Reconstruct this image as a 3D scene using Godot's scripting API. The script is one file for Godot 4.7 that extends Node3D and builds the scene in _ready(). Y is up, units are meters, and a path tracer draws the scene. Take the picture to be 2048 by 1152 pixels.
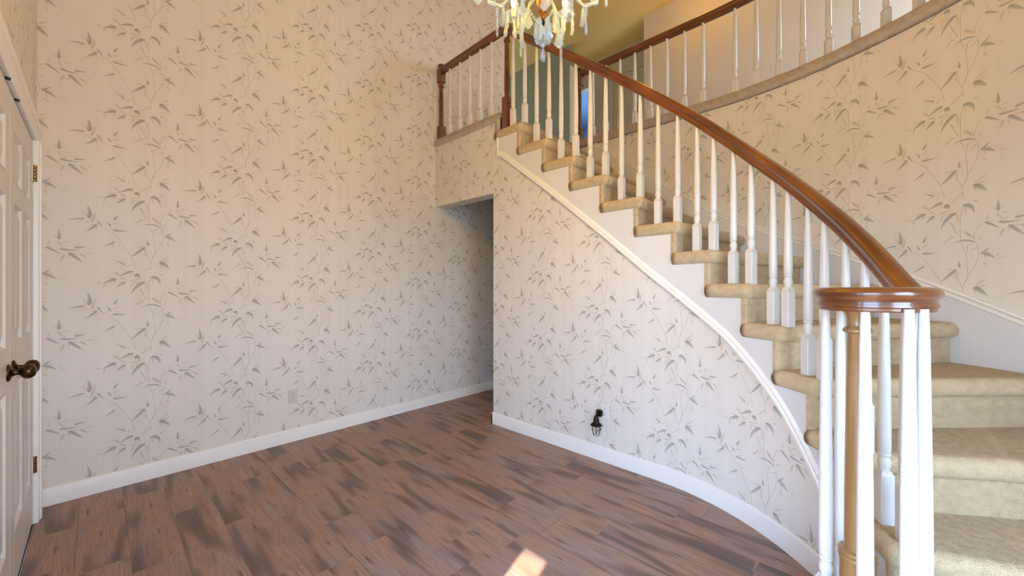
extends Node3D
# x runs along the tall papered wall, t (= -z) runs from the entry towards that wall, y is up. Metres.

const CX := 1.3          # centre of the stair's curve (x, t)
const CT := 1.05
const RI := 1.2          # inner (room side) face of the stair
const W := 1.07          # width of the stair
const UP_FLOOR := 2.85
const CEIL := 5.32
const WALL_T := 3.475    # the tall papered wall
const WEST := -0.235     # the entry and closet wall

var M := {}
var names := {}
var rng := RandomNumberGenerator.new()


# ---------------------------------------------------------------- mesh buffer
class MB:
	var p := PackedVector3Array()
	var n := PackedVector3Array()
	var uv := PackedVector2Array()

	func tri(a: Vector3, b: Vector3, c: Vector3, na: Vector3, nb: Vector3, nc: Vector3, ua := Vector2.ZERO, ub := Vector2.ZERO, uc := Vector2.ZERO) -> void:
		if (b - a).cross(c - a).dot(na + nb + nc) > 0.0:
			p.append_array([a, c, b]); n.append_array([na, nc, nb]); uv.append_array([ua, uc, ub])
		else:
			p.append_array([a, b, c]); n.append_array([na, nb, nc]); uv.append_array([ua, ub, uc])

	func quad(a: Vector3, b: Vector3, c: Vector3, d: Vector3, out: Vector3, ua := Vector2.ZERO, ub := Vector2.ZERO, uc := Vector2.ZERO, ud := Vector2.ZERO) -> void:
		var g := (c - a).cross(d - b)
		if g.length() < 1e-12:
			return
		g = g.normalized()
		if g.dot(out) < 0.0:
			g = -g
		tri(a, b, c, g, g, g, ua, ub, uc)
		tri(a, c, d, g, g, g, ua, uc, ud)

	func smooth_quad(a: Vector3, b: Vector3, c: Vector3, d: Vector3, na: Vector3, nb: Vector3, nc: Vector3, nd: Vector3, ua := Vector2.ZERO, ub := Vector2.ZERO, uc := Vector2.ZERO, ud := Vector2.ZERO) -> void:
		tri(a, b, c, na, nb, nc, ua, ub, uc)
		tri(a, c, d, na, nc, nd, ua, uc, ud)

	func mesh() -> ArrayMesh:
		var arrays := []
		arrays.resize(Mesh.ARRAY_MAX)
		arrays[Mesh.ARRAY_VERTEX] = p
		arrays[Mesh.ARRAY_NORMAL] = n
		arrays[Mesh.ARRAY_TEX_UV] = uv
		var am := ArrayMesh.new()
		am.add_surface_from_arrays(Mesh.PRIMITIVE_TRIANGLES, arrays)
		return am


func V(x: float, y: float, t: float) -> Vector3:
	return Vector3(x, y, -t)


# plan point on the stair: s runs along the inner face (0 where the curve begins, negative down the curve), r outwards
func sp(s: float, r: float) -> Vector2:
	if s >= 0.0:
		return Vector2(CX + RI + r, CT + s)
	var a := s / RI
	return Vector2(CX + (RI + r) * cos(a), CT + (RI + r) * sin(a))


func SV(s: float, r: float, y: float) -> Vector3:
	var q := sp(s, r)
	return Vector3(q.x, y, -q.y)


func numbered(called: String) -> String:
	var k: int = names.get(called, 0)
	names[called] = k + 1
	return called if k == 0 else "%s_%03d" % [called, k]


func tag(o: Node, label: String, category: String, group := "", kind := "") -> void:
	o.set_meta("label", label)
	o.set_meta("category", category)
	if group: o.set_meta("group", group)
	if kind: o.set_meta("kind", kind)


func put(called: String, mesh: Mesh, mat: Material, parent: Node = null) -> MeshInstance3D:
	var o := MeshInstance3D.new()
	o.mesh = mesh
	o.material_override = mat
	if parent == null:
		o.name = numbered(called)
		add_child(o)
	else:
		o.name = called
		parent.add_child(o, true)
		# repeats become called_001 ...
		if o.name != called:
			var k := 1
			while parent.has_node("%s_%03d" % [called, k]):
				k += 1
			o.name = "%s_%03d" % [called, k]
	return o


func base(called: String, at := Vector3.ZERO, parent: Node = null) -> Node3D:
	var o := Node3D.new()
	if parent == null:
		o.name = numbered(called)
		add_child(o)
	else:
		o.name = called
		parent.add_child(o, true)
		if o.name != called:
			var k := 1
			while parent.has_node("%s_%03d" % [called, k]):
				k += 1
			o.name = "%s_%03d" % [called, k]
	o.position = at
	return o


# ---------------------------------------------------------------- shapes
# normals of a 2D profile: for every segment the normals at its two ends, smoothed where it bends by less than the crease
func prof_normals(pr: Array, closed: bool, crease := 40.0) -> Array:
	var m := pr.size()
	var segs := m if closed else m - 1
	var sn := []
	for i in segs:
		var d: Vector2 = pr[(i + 1) % m] - pr[i]
		sn.append(Vector2(d.y, -d.x).normalized())
	var out := []
	for i in segs:
		var a: Vector2 = sn[i]
		var na := a
		var nb := a
		var lim := cos(deg_to_rad(crease))
		if closed or i > 0:
			var pv: Vector2 = sn[(i - 1 + segs) % segs]
			if pv.dot(a) > lim: na = (a + pv).normalized()
		if closed or i < segs - 1:
			var nx: Vector2 = sn[(i + 1) % segs]
			if nx.dot(a) > lim: nb = (a + nx).normalized()
		out.append([na, nb])
	return out


# profile (u to the right of travel, v up) carried along a path; listed so that its outside is on the right of its direction of listing
func sweep(mb: MB, path: Array, pr: Array, closed := true, tilt := true, caps := true, loop := false) -> void:
	var m := path.size()
	var S := []
	var U := []
	var L := [0.0]
	for i in m:
		var a: Vector3 = path[(i - 1 + m) % m] if loop else path[maxi(i - 1, 0)]
		var b: Vector3 = path[(i + 1) % m] if loop else path[mini(i + 1, m - 1)]
		var T: Vector3 = (b - a).normalized()
		var flat := Vector3(T.x, 0, T.z).normalized()
		var side := flat.cross(Vector3.UP).normalized()
		S.append(side)
		U.append(side.cross(T).normalized() if tilt else Vector3.UP)
		if i > 0:
			L.append(L[i - 1] + path[i].distance_to(path[i - 1]))
	if loop: L.append(L[m - 1] + path[0].distance_to(path[m - 1]))
	var pn := prof_normals(pr, closed)
	var k := pr.size()
	var pl := [0.0]
	for j in pn.size():
		pl.append(pl[j] + pr[j].distance_to(pr[(j + 1) % k]))
	for i in (m if loop else m - 1):
		var i2 := (i + 1) % m
		for j in pn.size():
			var q0: Vector2 = pr[j]
			var q1: Vector2 = pr[(j + 1) % k]
			var n0: Vector2 = pn[j][0]
			var n1: Vector2 = pn[j][1]
			mb.smooth_quad(path[i] + S[i] * q0.x + U[i] * q0.y, path[i2] + S[i2] * q0.x + U[i2] * q0.y, path[i2] + S[i2] * q1.x + U[i2] * q1.y, path[i] + S[i] * q1.x + U[i] * q1.y,
				S[i] * n0.x + U[i] * n0.y, S[i2] * n0.x + U[i2] * n0.y, S[i2] * n1.x + U[i2] * n1.y, S[i] * n1.x + U[i] * n1.y,
				Vector2(L[i], pl[j]), Vector2(L[i + 1], pl[j]), Vector2(L[i + 1], pl[j + 1]), Vector2(L[i], pl[j + 1]))
	if caps and closed and not loop:
		var poly := PackedVector2Array(pr)
		var idx := Geometry2D.triangulate_polygon(poly)
		for e in [0, m - 1]:
			var T: Vector3 = (path[0] - path[1]).normalized() if e == 0 else (path[m - 1] - path[m - 2]).normalized()
			for j in range(0, idx.size(), 3):
				var t3 := []
				for c in 3:
					var q: Vector2 = poly[idx[j + c]]
					t3.append(path[e] + S[e] * q.x + U[e] * q.y)
				mb.tri(t3[0], t3[1], t3[2], T, T, T)


# (radius, height) pairs turned about a vertical axis at o; sides > 0 of four with a quarter turn makes square blocks
func lathe(mb: MB, pr: Array, o := Vector3.ZERO, seg := 16, basis := Basis.IDENTITY) -> void:
	var pn := prof_normals(pr, false, 50.0)
	for i in seg:
		var a0 := TAU * i / seg
		var a1 := TAU * (i + 1) / seg
		var d0 := Vector3(cos(a0), 0, sin(a0))
		var d1 := Vector3(cos(a1), 0, sin(a1))
		for j in pn.size():
			var q0: Vector2 = pr[j]
			var q1: Vector2 = pr[j + 1]
			var n0: Vector2 = pn[j][0]
			var n1: Vector2 = pn[j][1]
			var A := o + basis * (d0 * q0.x + Vector3.UP * q0.y)
			var B := o + basis * (d1 * q0.x + Vector3.UP * q0.y)
			var C := o + basis * (d1 * q1.x + Vector3.UP * q1.y)
			var D := o + basis * (d0 * q1.x + Vector3.UP * q1.y)
			var uva := Vector2(float(i) / seg, q0.y)
			mb.smooth_quad(A, B, C, D, basis * (d0 * n0.x + Vector3.UP * n0.y), basis * (d1 * n0.x + Vector3.UP * n0.y), basis * (d1 * n1.x + Vector3.UP * n1.y), basis * (d0 * n1.x + Vector3.UP * n1.y),
				uva, Vector2(float(i + 1) / seg, q0.y), Vector2(float(i + 1) / seg, q1.y), Vector2(float(i) / seg, q1.y))


# box with chamfered edges; lo and hi are corners in the axes of basis at o
func box(mb: MB, lo: Vector3, hi: Vector3, bev := 0.002, o := Vector3.ZERO, basis := Basis.IDENTITY) -> void:
	var c := (lo + hi) / 2.0
	var h := (hi - lo) / 2.0
	h = h.abs()
	var b := minf(bev, minf(h.x, minf(h.y, h.z)) * 0.9)
	var P := func(v: Vector3) -> Vector3: return o + basis * (c + v)
	for ax in 3:
		var u := (ax + 1) % 3
		var w := (ax + 2) % 3
		for s in [-1.0, 1.0]:
			var nn := Vector3.ZERO
			nn[ax] = s
			var q := []
			for k in [[-1, -1], [1, -1], [1, 1], [-1, 1]]:
				var v := Vector3.ZERO
				v[ax] = s * h[ax]
				v[u] = k[0] * (h[u] - b)
				v[w] = k[1] * (h[w] - b)
				q.append(v)
			var uu := []
			for v in q: uu.append(Vector2(v[u], v[w]))
			mb.quad(P.call(q[0]), P.call(q[1]), P.call(q[2]), P.call(q[3]), basis * nn, uu[0], uu[1], uu[2], uu[3])
	if b <= 0.0: return
	for ax in 3:
		var u := (ax + 1) % 3
		var w := (ax + 2) % 3
		for su in [-1.0, 1.0]:
			for sw in [-1.0, 1.0]:
				var e := []
				for k in [[-1, 0], [1, 0], [1, 1], [-1, 1]]:
					var v := Vector3.ZERO
					v[ax] = k[0] * (h[ax] - b)
					v[u] = su * (h[u] if k[1] == 0 else h[u] - b)
					v[w] = sw * (h[w] - b if k[1] == 0 else h[w])
					e.append(v)
				var nn := Vector3.ZERO
				nn[u] = su
				nn[w] = sw
				mb.quad(P.call(e[0]), P.call(e[1]), P.call(e[2]), P.call(e[3]), basis * nn)
	for sx in [-1.0, 1.0]:
		for sy in [-1.0, 1.0]:
			for sz in [-1.0, 1.0]:
				var nn := Vector3(sx, sy, sz).normalized()
				var t3 := [Vector3(sx * h.x, sy * (h.y - b), sz * (h.z - b)), Vector3(sx * (h.x - b), sy * h.y, sz * (h.z - b)), Vector3(sx * (h.x - b), sy * (h.y - b), sz * h.z)]
				mb.tri(P.call(t3[0]), P.call(t3[1]), P.call(t3[2]), basis * nn, basis * nn, basis * nn)


func boxed(lo: Vector3, hi: Vector3, bev := 0.002) -> ArrayMesh:
	var mb := MB.new()
	box(mb, lo, hi, bev)
	return mb.mesh()


# box given in (x, y, t), with paper coordinates on its sides
func room_box(mb: MB, x0: float, x1: float, y0: float, y1: float, t0: float, t1: float) -> void:
	for k in [[x0, Vector3(-1, 0, 0)], [x1, Vector3(1, 0, 0)]]:
		var x: float = k[0]
		mb.quad(V(x, y0, t0), V(x, y0, t1), V(x, y1, t1), V(x, y1, t0), k[1], Vector2(t0, -y0), Vector2(t1, -y0), Vector2(t1, -y1), Vector2(t0, -y1))
	for k in [[t0, Vector3(0, 0, 1)], [t1, Vector3(0, 0, -1)]]:
		var t: float = k[0]
		mb.quad(V(x0, y0, t), V(x1, y0, t), V(x1, y1, t), V(x0, y1, t), k[1], Vector2(x0, -y0), Vector2(x1, -y0), Vector2(x1, -y1), Vector2(x0, -y1))
	for k in [[y0, Vector3.DOWN], [y1, Vector3.UP]]:
		var y: float = k[0]
		mb.quad(V(x0, y, t0), V(x1, y, t0), V(x1, y, t1), V(x0, y, t1), k[1], Vector2(x0, t0), Vector2(x1, t0), Vector2(x1, t1), Vector2(x0, t1))


func tube(mb: MB, path: Array, r: float, seg := 6, r_end := -1.0) -> void:
	var m := path.size()
	var ref := Vector3(0.31, 0.9, 0.29).normalized()
	var rings := []
	for i in m:
		var T: Vector3 = (path[mini(i + 1, m - 1)] - path[maxi(i - 1, 0)]).normalized()
		var a := T.cross(ref if absf(T.dot(ref)) < 0.95 else Vector3.RIGHT).normalized()
		var b := T.cross(a)
		var rr := r if r_end < 0.0 else lerpf(r, r_end, float(i) / (m - 1))
		var ring := []
		for k in seg:
			var d := a * cos(TAU * k / seg) + b * sin(TAU * k / seg)
			ring.append([path[i] + d * rr, d])
		rings.append(ring)
	for i in m - 1:
		for k in seg:
			var k2 := (k + 1) % seg
			mb.smooth_quad(rings[i][k][0], rings[i][k2][0], rings[i + 1][k2][0], rings[i + 1][k][0], rings[i][k][1], rings[i][k2][1], rings[i + 1][k2][1], rings[i + 1][k][1],
				Vector2(0, i), Vector2(0.1, i), Vector2(0.1, i + 1), Vector2(0, i + 1))
	for e in [0, m - 1]:
		var T: Vector3 = (path[0] - path[1]).normalized() if e == 0 else (path[m - 1] - path[m - 2]).normalized()
		for k in range(1, seg - 1):
			mb.tri(rings[e][0][0], rings[e][k][0], rings[e][k + 1][0], T, T, T)


func ball(mb: MB, o: Vector3, r: float, stretch := 1.0, seg := 8) -> void:
	var pr := []
	for i in seg + 1:
		var a := -PI / 2 + PI * i / seg
		pr.append(Vector2(cos(a) * r, sin(a) * r * stretch))
	lathe(mb, pr, o, seg)


# polygon in the plane of basis.x and basis.y, thick along basis.z, with chamfered rim
func plate(mb: MB, poly: Array, thick: float, o: Vector3, basis := Basis.IDENTITY, bev := 0.0) -> void:
	var pv := PackedVector2Array(poly)
	var inner := pv
	if bev > 0.0:
		var off := Geometry2D.offset_polygon(pv, -bev)
		if off.size() == 1 and off[0].size() == pv.size():
			inner = off[0]
			# same start point
			var best := 0
			for i in inner.size():
				if inner[i].distance_to(pv[0]) < inner[best].distance_to(pv[0]): best = i
			inner = inner.slice(best) + inner.slice(0, best)
	var idx := Geometry2D.triangulate_polygon(inner)
	var P := func(q: Vector2, z: float) -> Vector3: return o + basis * Vector3(q.x, q.y, z)
	var h := thick / 2.0
	for s in [-1.0, 1.0]:
		var nn: Vector3 = basis * Vector3(0, 0, s)
		for j in range(0, idx.size(), 3):
			mb.tri(P.call(inner[idx[j]], s * h), P.call(inner[idx[j + 1]], s * h), P.call(inner[idx[j + 2]], s * h), nn, nn, nn, inner[idx[j]], inner[idx[j + 1]], inner[idx[j + 2]])
	var zb := h - bev if inner != pv else h
	var m := pv.size()
	var cw := Geometry2D.is_polygon_clockwise(pv)
	for i in m:
		var a := pv[i]
		var b := pv[(i + 1) % m]
		var d := (b - a)
		var out2 := Vector2(d.y, -d.x).normalized() * (-1.0 if cw else 1.0)
		var nn: Vector3 = basis * Vector3(out2.x, out2.y, 0)
		mb.quad(P.call(a, -zb), P.call(b, -zb), P.call(b, zb), P.call(a, zb), nn, Vector2(a.x, 0), Vector2(b.x, 0), Vector2(b.x, 0.01), Vector2(a.x, 0.01))
		if inner != pv:
			for s in [-1.0, 1.0]:
				mb.quad(P.call(a, s * zb), P.call(b, s * zb), P.call(inner[(i + 1) % m], s * h), P.call(inner[i], s * h), nn + basis * Vector3(0, 0, s))


# curtain of wall between a near and a far plan line (arrays of Vector2 (x, t)), with bottoms and tops per point
func curtain(mb: MB, near: Array, far: Array, y0: Array, y1: Array, us: Array) -> void:
	var m := near.size()
	for i in m - 1:
		var a: Vector2 = near[i]
		var b: Vector2 = near[i + 1]
		var c: Vector2 = far[i]
		var d: Vector2 = far[i + 1]
		if a.distance_to(b) < 1e-6 and c.distance_to(d) < 1e-6:
			continue
		var out2 := (a - c + b - d).normalized()
		var out := V(out2.x, 0, out2.y)
		var na := (a - c).normalized()
		var nb := (b - d).normalized()
		var n0 := V(na.x, 0, na.y)
		var n1 := V(nb.x, 0, nb.y)
		mb.smooth_quad(V(a.x, y0[i], a.y), V(b.x, y0[i + 1], b.y), V(b.x, y1[i + 1], b.y), V(a.x, y1[i], a.y), n0, n1, n1, n0, Vector2(us[i], -y0[i]), Vector2(us[i + 1], -y0[i + 1]), Vector2(us[i + 1], -y1[i + 1]), Vector2(us[i], -y1[i]))
		mb.smooth_quad(V(c.x, y0[i], c.y), V(d.x, y0[i + 1], d.y), V(d.x, y1[i + 1], d.y), V(c.x, y1[i], c.y), -n0, -n1, -n1, -n0, Vector2(us[i], -y0[i]), Vector2(us[i + 1], -y0[i + 1]), Vector2(us[i + 1], -y1[i + 1]), Vector2(us[i], -y1[i]))
		mb.quad(V(a.x, y1[i], a.y), V(b.x, y1[i + 1], b.y), V(d.x, y1[i + 1], d.y), V(c.x, y1[i], c.y), Vector3.UP)
		mb.quad(V(a.x, y0[i], a.y), V(b.x, y0[i + 1], b.y), V(d.x, y0[i + 1], d.y), V(c.x, y0[i], c.y), Vector3.DOWN)
	for e in [0, m - 1]:
		var a: Vector2 = near[e]
		var c: Vector2 = far[e]
		var o2: Vector2 = (near[0] - near[1]) if e == 0 else (near[m - 1] - near[m - 2])
		mb.quad(V(a.x, y0[e], a.y), V(c.x, y0[e], c.y), V(c.x, y1[e], c.y), V(a.x, y1[e], a.y), V(o2.x, 0, o2.y), Vector2(us[e], -y0[e]), Vector2(us[e] + 0.05, -y0[e]), Vector2(us[e] + 0.05, -y1[e]), Vector2(us[e], -y1[e]))


func table(pairs: Array, x: float) -> float:
	if x <= pairs[0]: return pairs[1]
	for i in range(2, pairs.size(), 2):
		if x <= pairs[i]:
			return lerpf(pairs[i - 1], pairs[i + 1], (x - pairs[i - 2]) / (pairs[i] - pairs[i - 2]))
	return pairs[-1]


# ---------------------------------------------------------------- textures
func mat(color: Color, rough := 0.6, metal := 0.0) -> StandardMaterial3D:
	var m := StandardMaterial3D.new()
	m.albedo_color = color
	m.roughness = rough
	m.metallic = metal
	m.cull_mode = BaseMaterial3D.CULL_DISABLED
	return m


func noise(freq: float, seed_: int, octaves := 3) -> FastNoiseLite:
	var f := FastNoiseLite.new()
	f.seed = seed_
	f.frequency = freq
	f.fractal_octaves = octaves
	f.noise_type = FastNoiseLite.TYPE_SIMPLEX
	return f


func noise_tex(size: int, freq: float, seed_: int, c0: Color, c1: Color, octaves := 4, bump := false) -> NoiseTexture2D:
	var nt := NoiseTexture2D.new()
	nt.width = size
	nt.height = size
	nt.seamless = true
	nt.noise = noise(freq, seed_, octaves)
	if not bump:
		var g := Gradient.new()
		g.set_color(0, c0)
		g.set_color(1, c1)
		nt.color_ramp = g
	return nt


const TW := 2048          # one drop of two paper rolls: 1.056 m by 0.526 m
const TH := 1024
const PX := 2048.0 / 1056.0
var ink := [Color(0.455, 0.465, 0.465), Color(0.73, 0.62, 0.44)]


func dab(im: Image, x: int, y: int, c: Color, a: float) -> void:
	x = posmod(x, TW)
	y = posmod(y, TH)
	im.set_pixel(x, y, im.get_pixel(x, y).lerp(c, a))


# a leaf with a fainter tan companion from the same twig
func lf(im: Image, x0: float, y0: float, x1: float, y1: float, w: float, bend: float, kind: int) -> void:
	if kind == 0 and w > 9.0:
		for side in [-1.0, 1.0]:
			if side > 0.0 and w < 14.0: continue
			var v := Vector2(x1 - x0, y1 - y0).rotated(side * rng.randf_range(0.45, 0.8)) * rng.randf_range(0.55, 0.8)
			leaf(im, x0 + v.x * 0.12, y0 + v.y * 0.12, x0 + v.x, y0 + v.y, w * 0.55, bend * 0.4, 2)
	leaf(im, x0, y0, x1, y1, w, bend, kind)


# a printed leaf from its base to its tip (mm), darker along its upper edge and at the base, fading to the tip
func leaf(im: Image, x0: float, y0: float, x1: float, y1: float, w: float, bend: float, kind: int) -> void:
	for roll in 2:
		var o := Vector2(528.0 * roll, 263.0 * roll)
		var a := (Vector2(x0, y0) + o) * PX
		var b := (Vector2(x1, y1) + o) * PX
		b += (b - a) * 0.14
		var d := b - a
		var ln := d.length()
		d /= ln
		var nrm := Vector2(-d.y, d.x)
		if nrm.y > 0.0: nrm = -nrm
		var half := w * PX * 0.62
		var bd := bend * PX
		var lo := Vector2(minf(a.x, b.x), minf(a.y, b.y)) - Vector2.ONE * (half + absf(bd) + 2)
		var hi := Vector2(maxf(a.x, b.x), maxf(a.y, b.y)) + Vector2.ONE * (half + absf(bd) + 2)
		for y in range(int(lo.y), int(hi.y) + 1):
			for x in range(int(lo.x), int(hi.x) + 1):
				var q := Vector2(x, y) - a
				var f := q.dot(d) / ln
				if f < 0.0 or f > 1.0: continue
				var mid := bd * 4.0 * f * (1.0 - f)
				var width := half * 1.78 * pow(f, 0.5) * pow(1.0 - f, 1.05) + 1.1 * (1.0 - 0.7 * f)
				var e := (q.dot(nrm) - mid) / width
				if absf(e) > 1.0: continue
				var al: float = [0.70, 0.62, 0.42][kind] * clampf((1.0 - absf(e)) * width * 0.6, 0.0, 1.0)
				al *= lerpf(1.0, 0.6, f) * (0.78 + 0.22 * e) * (0.9 + 0.1 * sin(f * 40.0 + e * 6.0))
				if absf(e) < 0.14: al = minf(al * 1.12, 0.95)
				dab(im, x, y, ink[mini(kind, 1)], al)


func stem(im: Image, pts: Array) -> void:
	for roll in 2:
		var cv := Curve2D.new()
		var m := pts.size() / 2
		for i in m:
			var q := (Vector2(pts[2 * i], pts[2 * i + 1]) + Vector2(528.0 * roll, 263.0 * roll)) * PX
			var tan := Vector2.ZERO
			if i > 0 and i < m - 1:
				tan = (Vector2(pts[2 * i + 2], pts[2 * i + 3]) - Vector2(pts[2 * i - 2], pts[2 * i - 1])) * PX / 6.0
			cv.add_point(q, -tan, tan)
		var ln := cv.get_baked_length()
		var s := 0.0
		while s < ln:
			var q := cv.sample_baked(s)
			var al := 0.62 + 0.16 * sin(s * 0.05)
			var c: Color = ink[1].lerp(ink[0], 0.55)
			for dx in [-2, -1, 0, 1, 2]:
				dab(im, int(q.x) + dx, int(q.y), c, al * [0.35, 0.8, 1.0, 0.8, 0.35][dx + 2])
			s += 1.0


func paper_image() -> Image:
	var im := Image.create(TW, TH, false, Image.FORMAT_RGBA8)
	var nz := noise(0.11, 5, 3)
	var nb := noise(0.004, 9, 2)
	for x in TW:
		var v := 0.007 * nz.get_noise_1d(x) + 0.009 * nb.get_noise_1d(x)
		im.fill_rect(Rect2i(x, 0, 1, TH), Color(0.881 + v, 0.852 + v, 0.806 + v))
	# threads of the linen ground
	for k in 2600:
		var x := rng.randi_range(0, TW - 1)
		var y := rng.randi_range(0, TH - 1)
		var v := rng.randf_range(-0.02, 0.016)
		for j in rng.randi_range(12, 60):
			var yy := posmod(y + j, TH)
			var c := im.get_pixel(x, yy)
			im.set_pixel(x, yy, Color(c.r + v, c.g + v, c.b + v))
	lf(im, -36, -1149, -42, -1224, 21.5, 6, 0)
	lf(im, -51, -1146, -117, -1130, 11.5, 3, 0)
	lf(im, -2, -1118, -48, -1074, 15.5, -4, 0)
	lf(im, -2, -1138, 23, -1100, 10.1, 0, 0)
	lf(im, -25, -1128, -8, -1179, 15.5, 0, 1)
	lf(im, -37, -1132, -58, -1120, 4.6, 0, 1)
	lf(im, 57, -1112, 42, -1139, 10.2, 0, 0)
	lf(im, 71, -1151, 88, -1185, 12.3, 0, 0)
	lf(im, 67, -1125, 97, -1141, 7.1, 0, 1)
	lf(im, 64, -1089, 127, -1091, 13.0, -3, 0)
	lf(im, 76, -1020, 26, -986, 10.2, -3, 0)
	lf(im, 374, -1275, 374, -1328, 15.3, 0, 0)
	lf(im, 387, -1262, 424, -1266, 6.7, 0, 1)
	lf(im, 368, -1264, 390, -1233, 10.2, 0, 1)
	lf(im, 332, -1237, 340, -1268, 6.5, 0, 1)
	lf(im, 324, -1227, 377, -1190, 13.7, 2, 0)
	lf(im, 376, -1219, 448, -1218, 13.3, -4, 0)
	lf(im, 433, -1229, 480, -1239, 12.1, 0, 0)
	lf(im, 411, -1199, 465, -1148, 20.2, 0, 0)
	lf(im, 396, -1187, 379, -1146, 13.2, 0, 1)
	lf(im, 455, -1197, 486, -1171, 13.6, 0, 1)
	lf(im, 485, -1201, 512, -1200, 6.9, 0, 1)
	lf(im, 289, -1128, 202, -1127, 12.5, 17, 0)
	lf(im, 285, -1151, 249, -1192, 11.9, 0, 1)
	lf(im, 301, -1140, 318, -1154, 7.1, 0, 1)
	lf(im, 295, -1104, 270, -1087, 7.7, 0, 1)
	lf(im, 310, -1064, 343, -1098, 13.6, 0, 0)
	lf(im, 321, -1068, 361, -1043, 18.7, 4, 0)
	lf(im, 380, -1046, 407, -1042, 5.2, 0, 1)
	lf(im, 368, -1055, 380, -1065, 5.1, 0, 1)
	lf(im, 318, -1029, 333, -1004, 9.3, 0, 1)
	lf(im, 226, -1003, 223, -1037, 12.4, 0, 0)
	lf(im, 214, -994, 152, -931, 18.9, -1, 0)
	lf(im, 281, -899, 331, -857, 26.3, 3, 0)
	lf(im, 302, -919, 334, -945, 5.4, 0, 1)
	lf(im, 306, -902, 334, -910, 5.4, 0, 1)
	lf(im, 122, -874, 79, -900, 9.8, 0, 0)
	lf(im, 116, -894, 115, -909, 6.6, 0, 1)
	lf(im, 130, -861, 149, -886, 6.6, 0, 1)
	lf(im, 239, -1331, 279, -1280, 23.0, 16, 0)
	lf(im, 285, -1345, 298, -1337, 6.4, 0, 0)
	lf(im, 158, -1362, 97, -1330, 16.6, 4, 0)
	lf(im, 82, -1312, 28, -1284, 21.0, 2, 0)
	lf(im, 123, -1295, 84, -1260, 15.1, 2, 0)
	lf(im, 213, -1295, 155, -1221, 22.2, 12, 0)
	lf(im, 163, -1343, 185, -1321, 27.3, 4, 0)
	lf(im, 97, -1334, 61, -1362, 8.1, 0, 1)
	lf(im, 18, -1287, -8, -1288, 7.3, 0, 1)
	lf(im, 158, -1283, 145, -1260, 9.7, 0, 1)
	lf(im, 193, -1355, 238, -1395, 5.3, 0, 1)
	lf(im, 139, -1301, 199, -1314, 10.4, 0, 1)
	lf(im, 97, -1323, 129, -1301, 11.4, 0, 1)
	lf(im, 76, -1363, 97, -1330, 6.3, 0, 1)
	lf(im, 31, -1282, 26, -1256, 9.8, 0, 1)
	lf(im, 193, -1166, 158, -1136, 9.1, 0, 1)
	lf(im, 207, -1161, 182, -1181, 7.9, 0, 1)
	lf(im, 244, -1191, 272, -1156, 14.8, 0, 1)
	lf(im, 287, -1436, 328, -1466, 6.2, 0, 1)
	lf(im, 290, -1429, 331, -1439, 4.8, 0, 1)
	stem(im, [246, -918, 258, -953, 256, -1021, 250, -1082, 233, -1130])
	stem(im, [258, -953, 289, -1015, 301, -1063, 298, -1112, 289, -1128])
	stem(im, [324, -1225, 301, -1209, 289, -1181, 285, -1157, 289, -1128])
	stem(im, [165, -861, 149, -925, 127, -970, 103, -1014, 87, -1042, 63, -1070, 26, -1102])
	stem(im, [242, -845, 238, -889, 255, -943, 260, -959])
	stem(im, [238, -889, 223, -934, 206, -955])
	stem(im, [242, -864, 214, -848])
	stem(im, [241, -1330, 230, -1264, 230, -1157, 235, -1126])
	stem(im, [191, -1245, 205, -1211, 218, -1173])
	stem(im, [189, -1248, 217, -1180])
	stem(im, [256, -1081, 258, -1117])
	stem(im, [258, -1025, 265, -1029])
	return im


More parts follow.
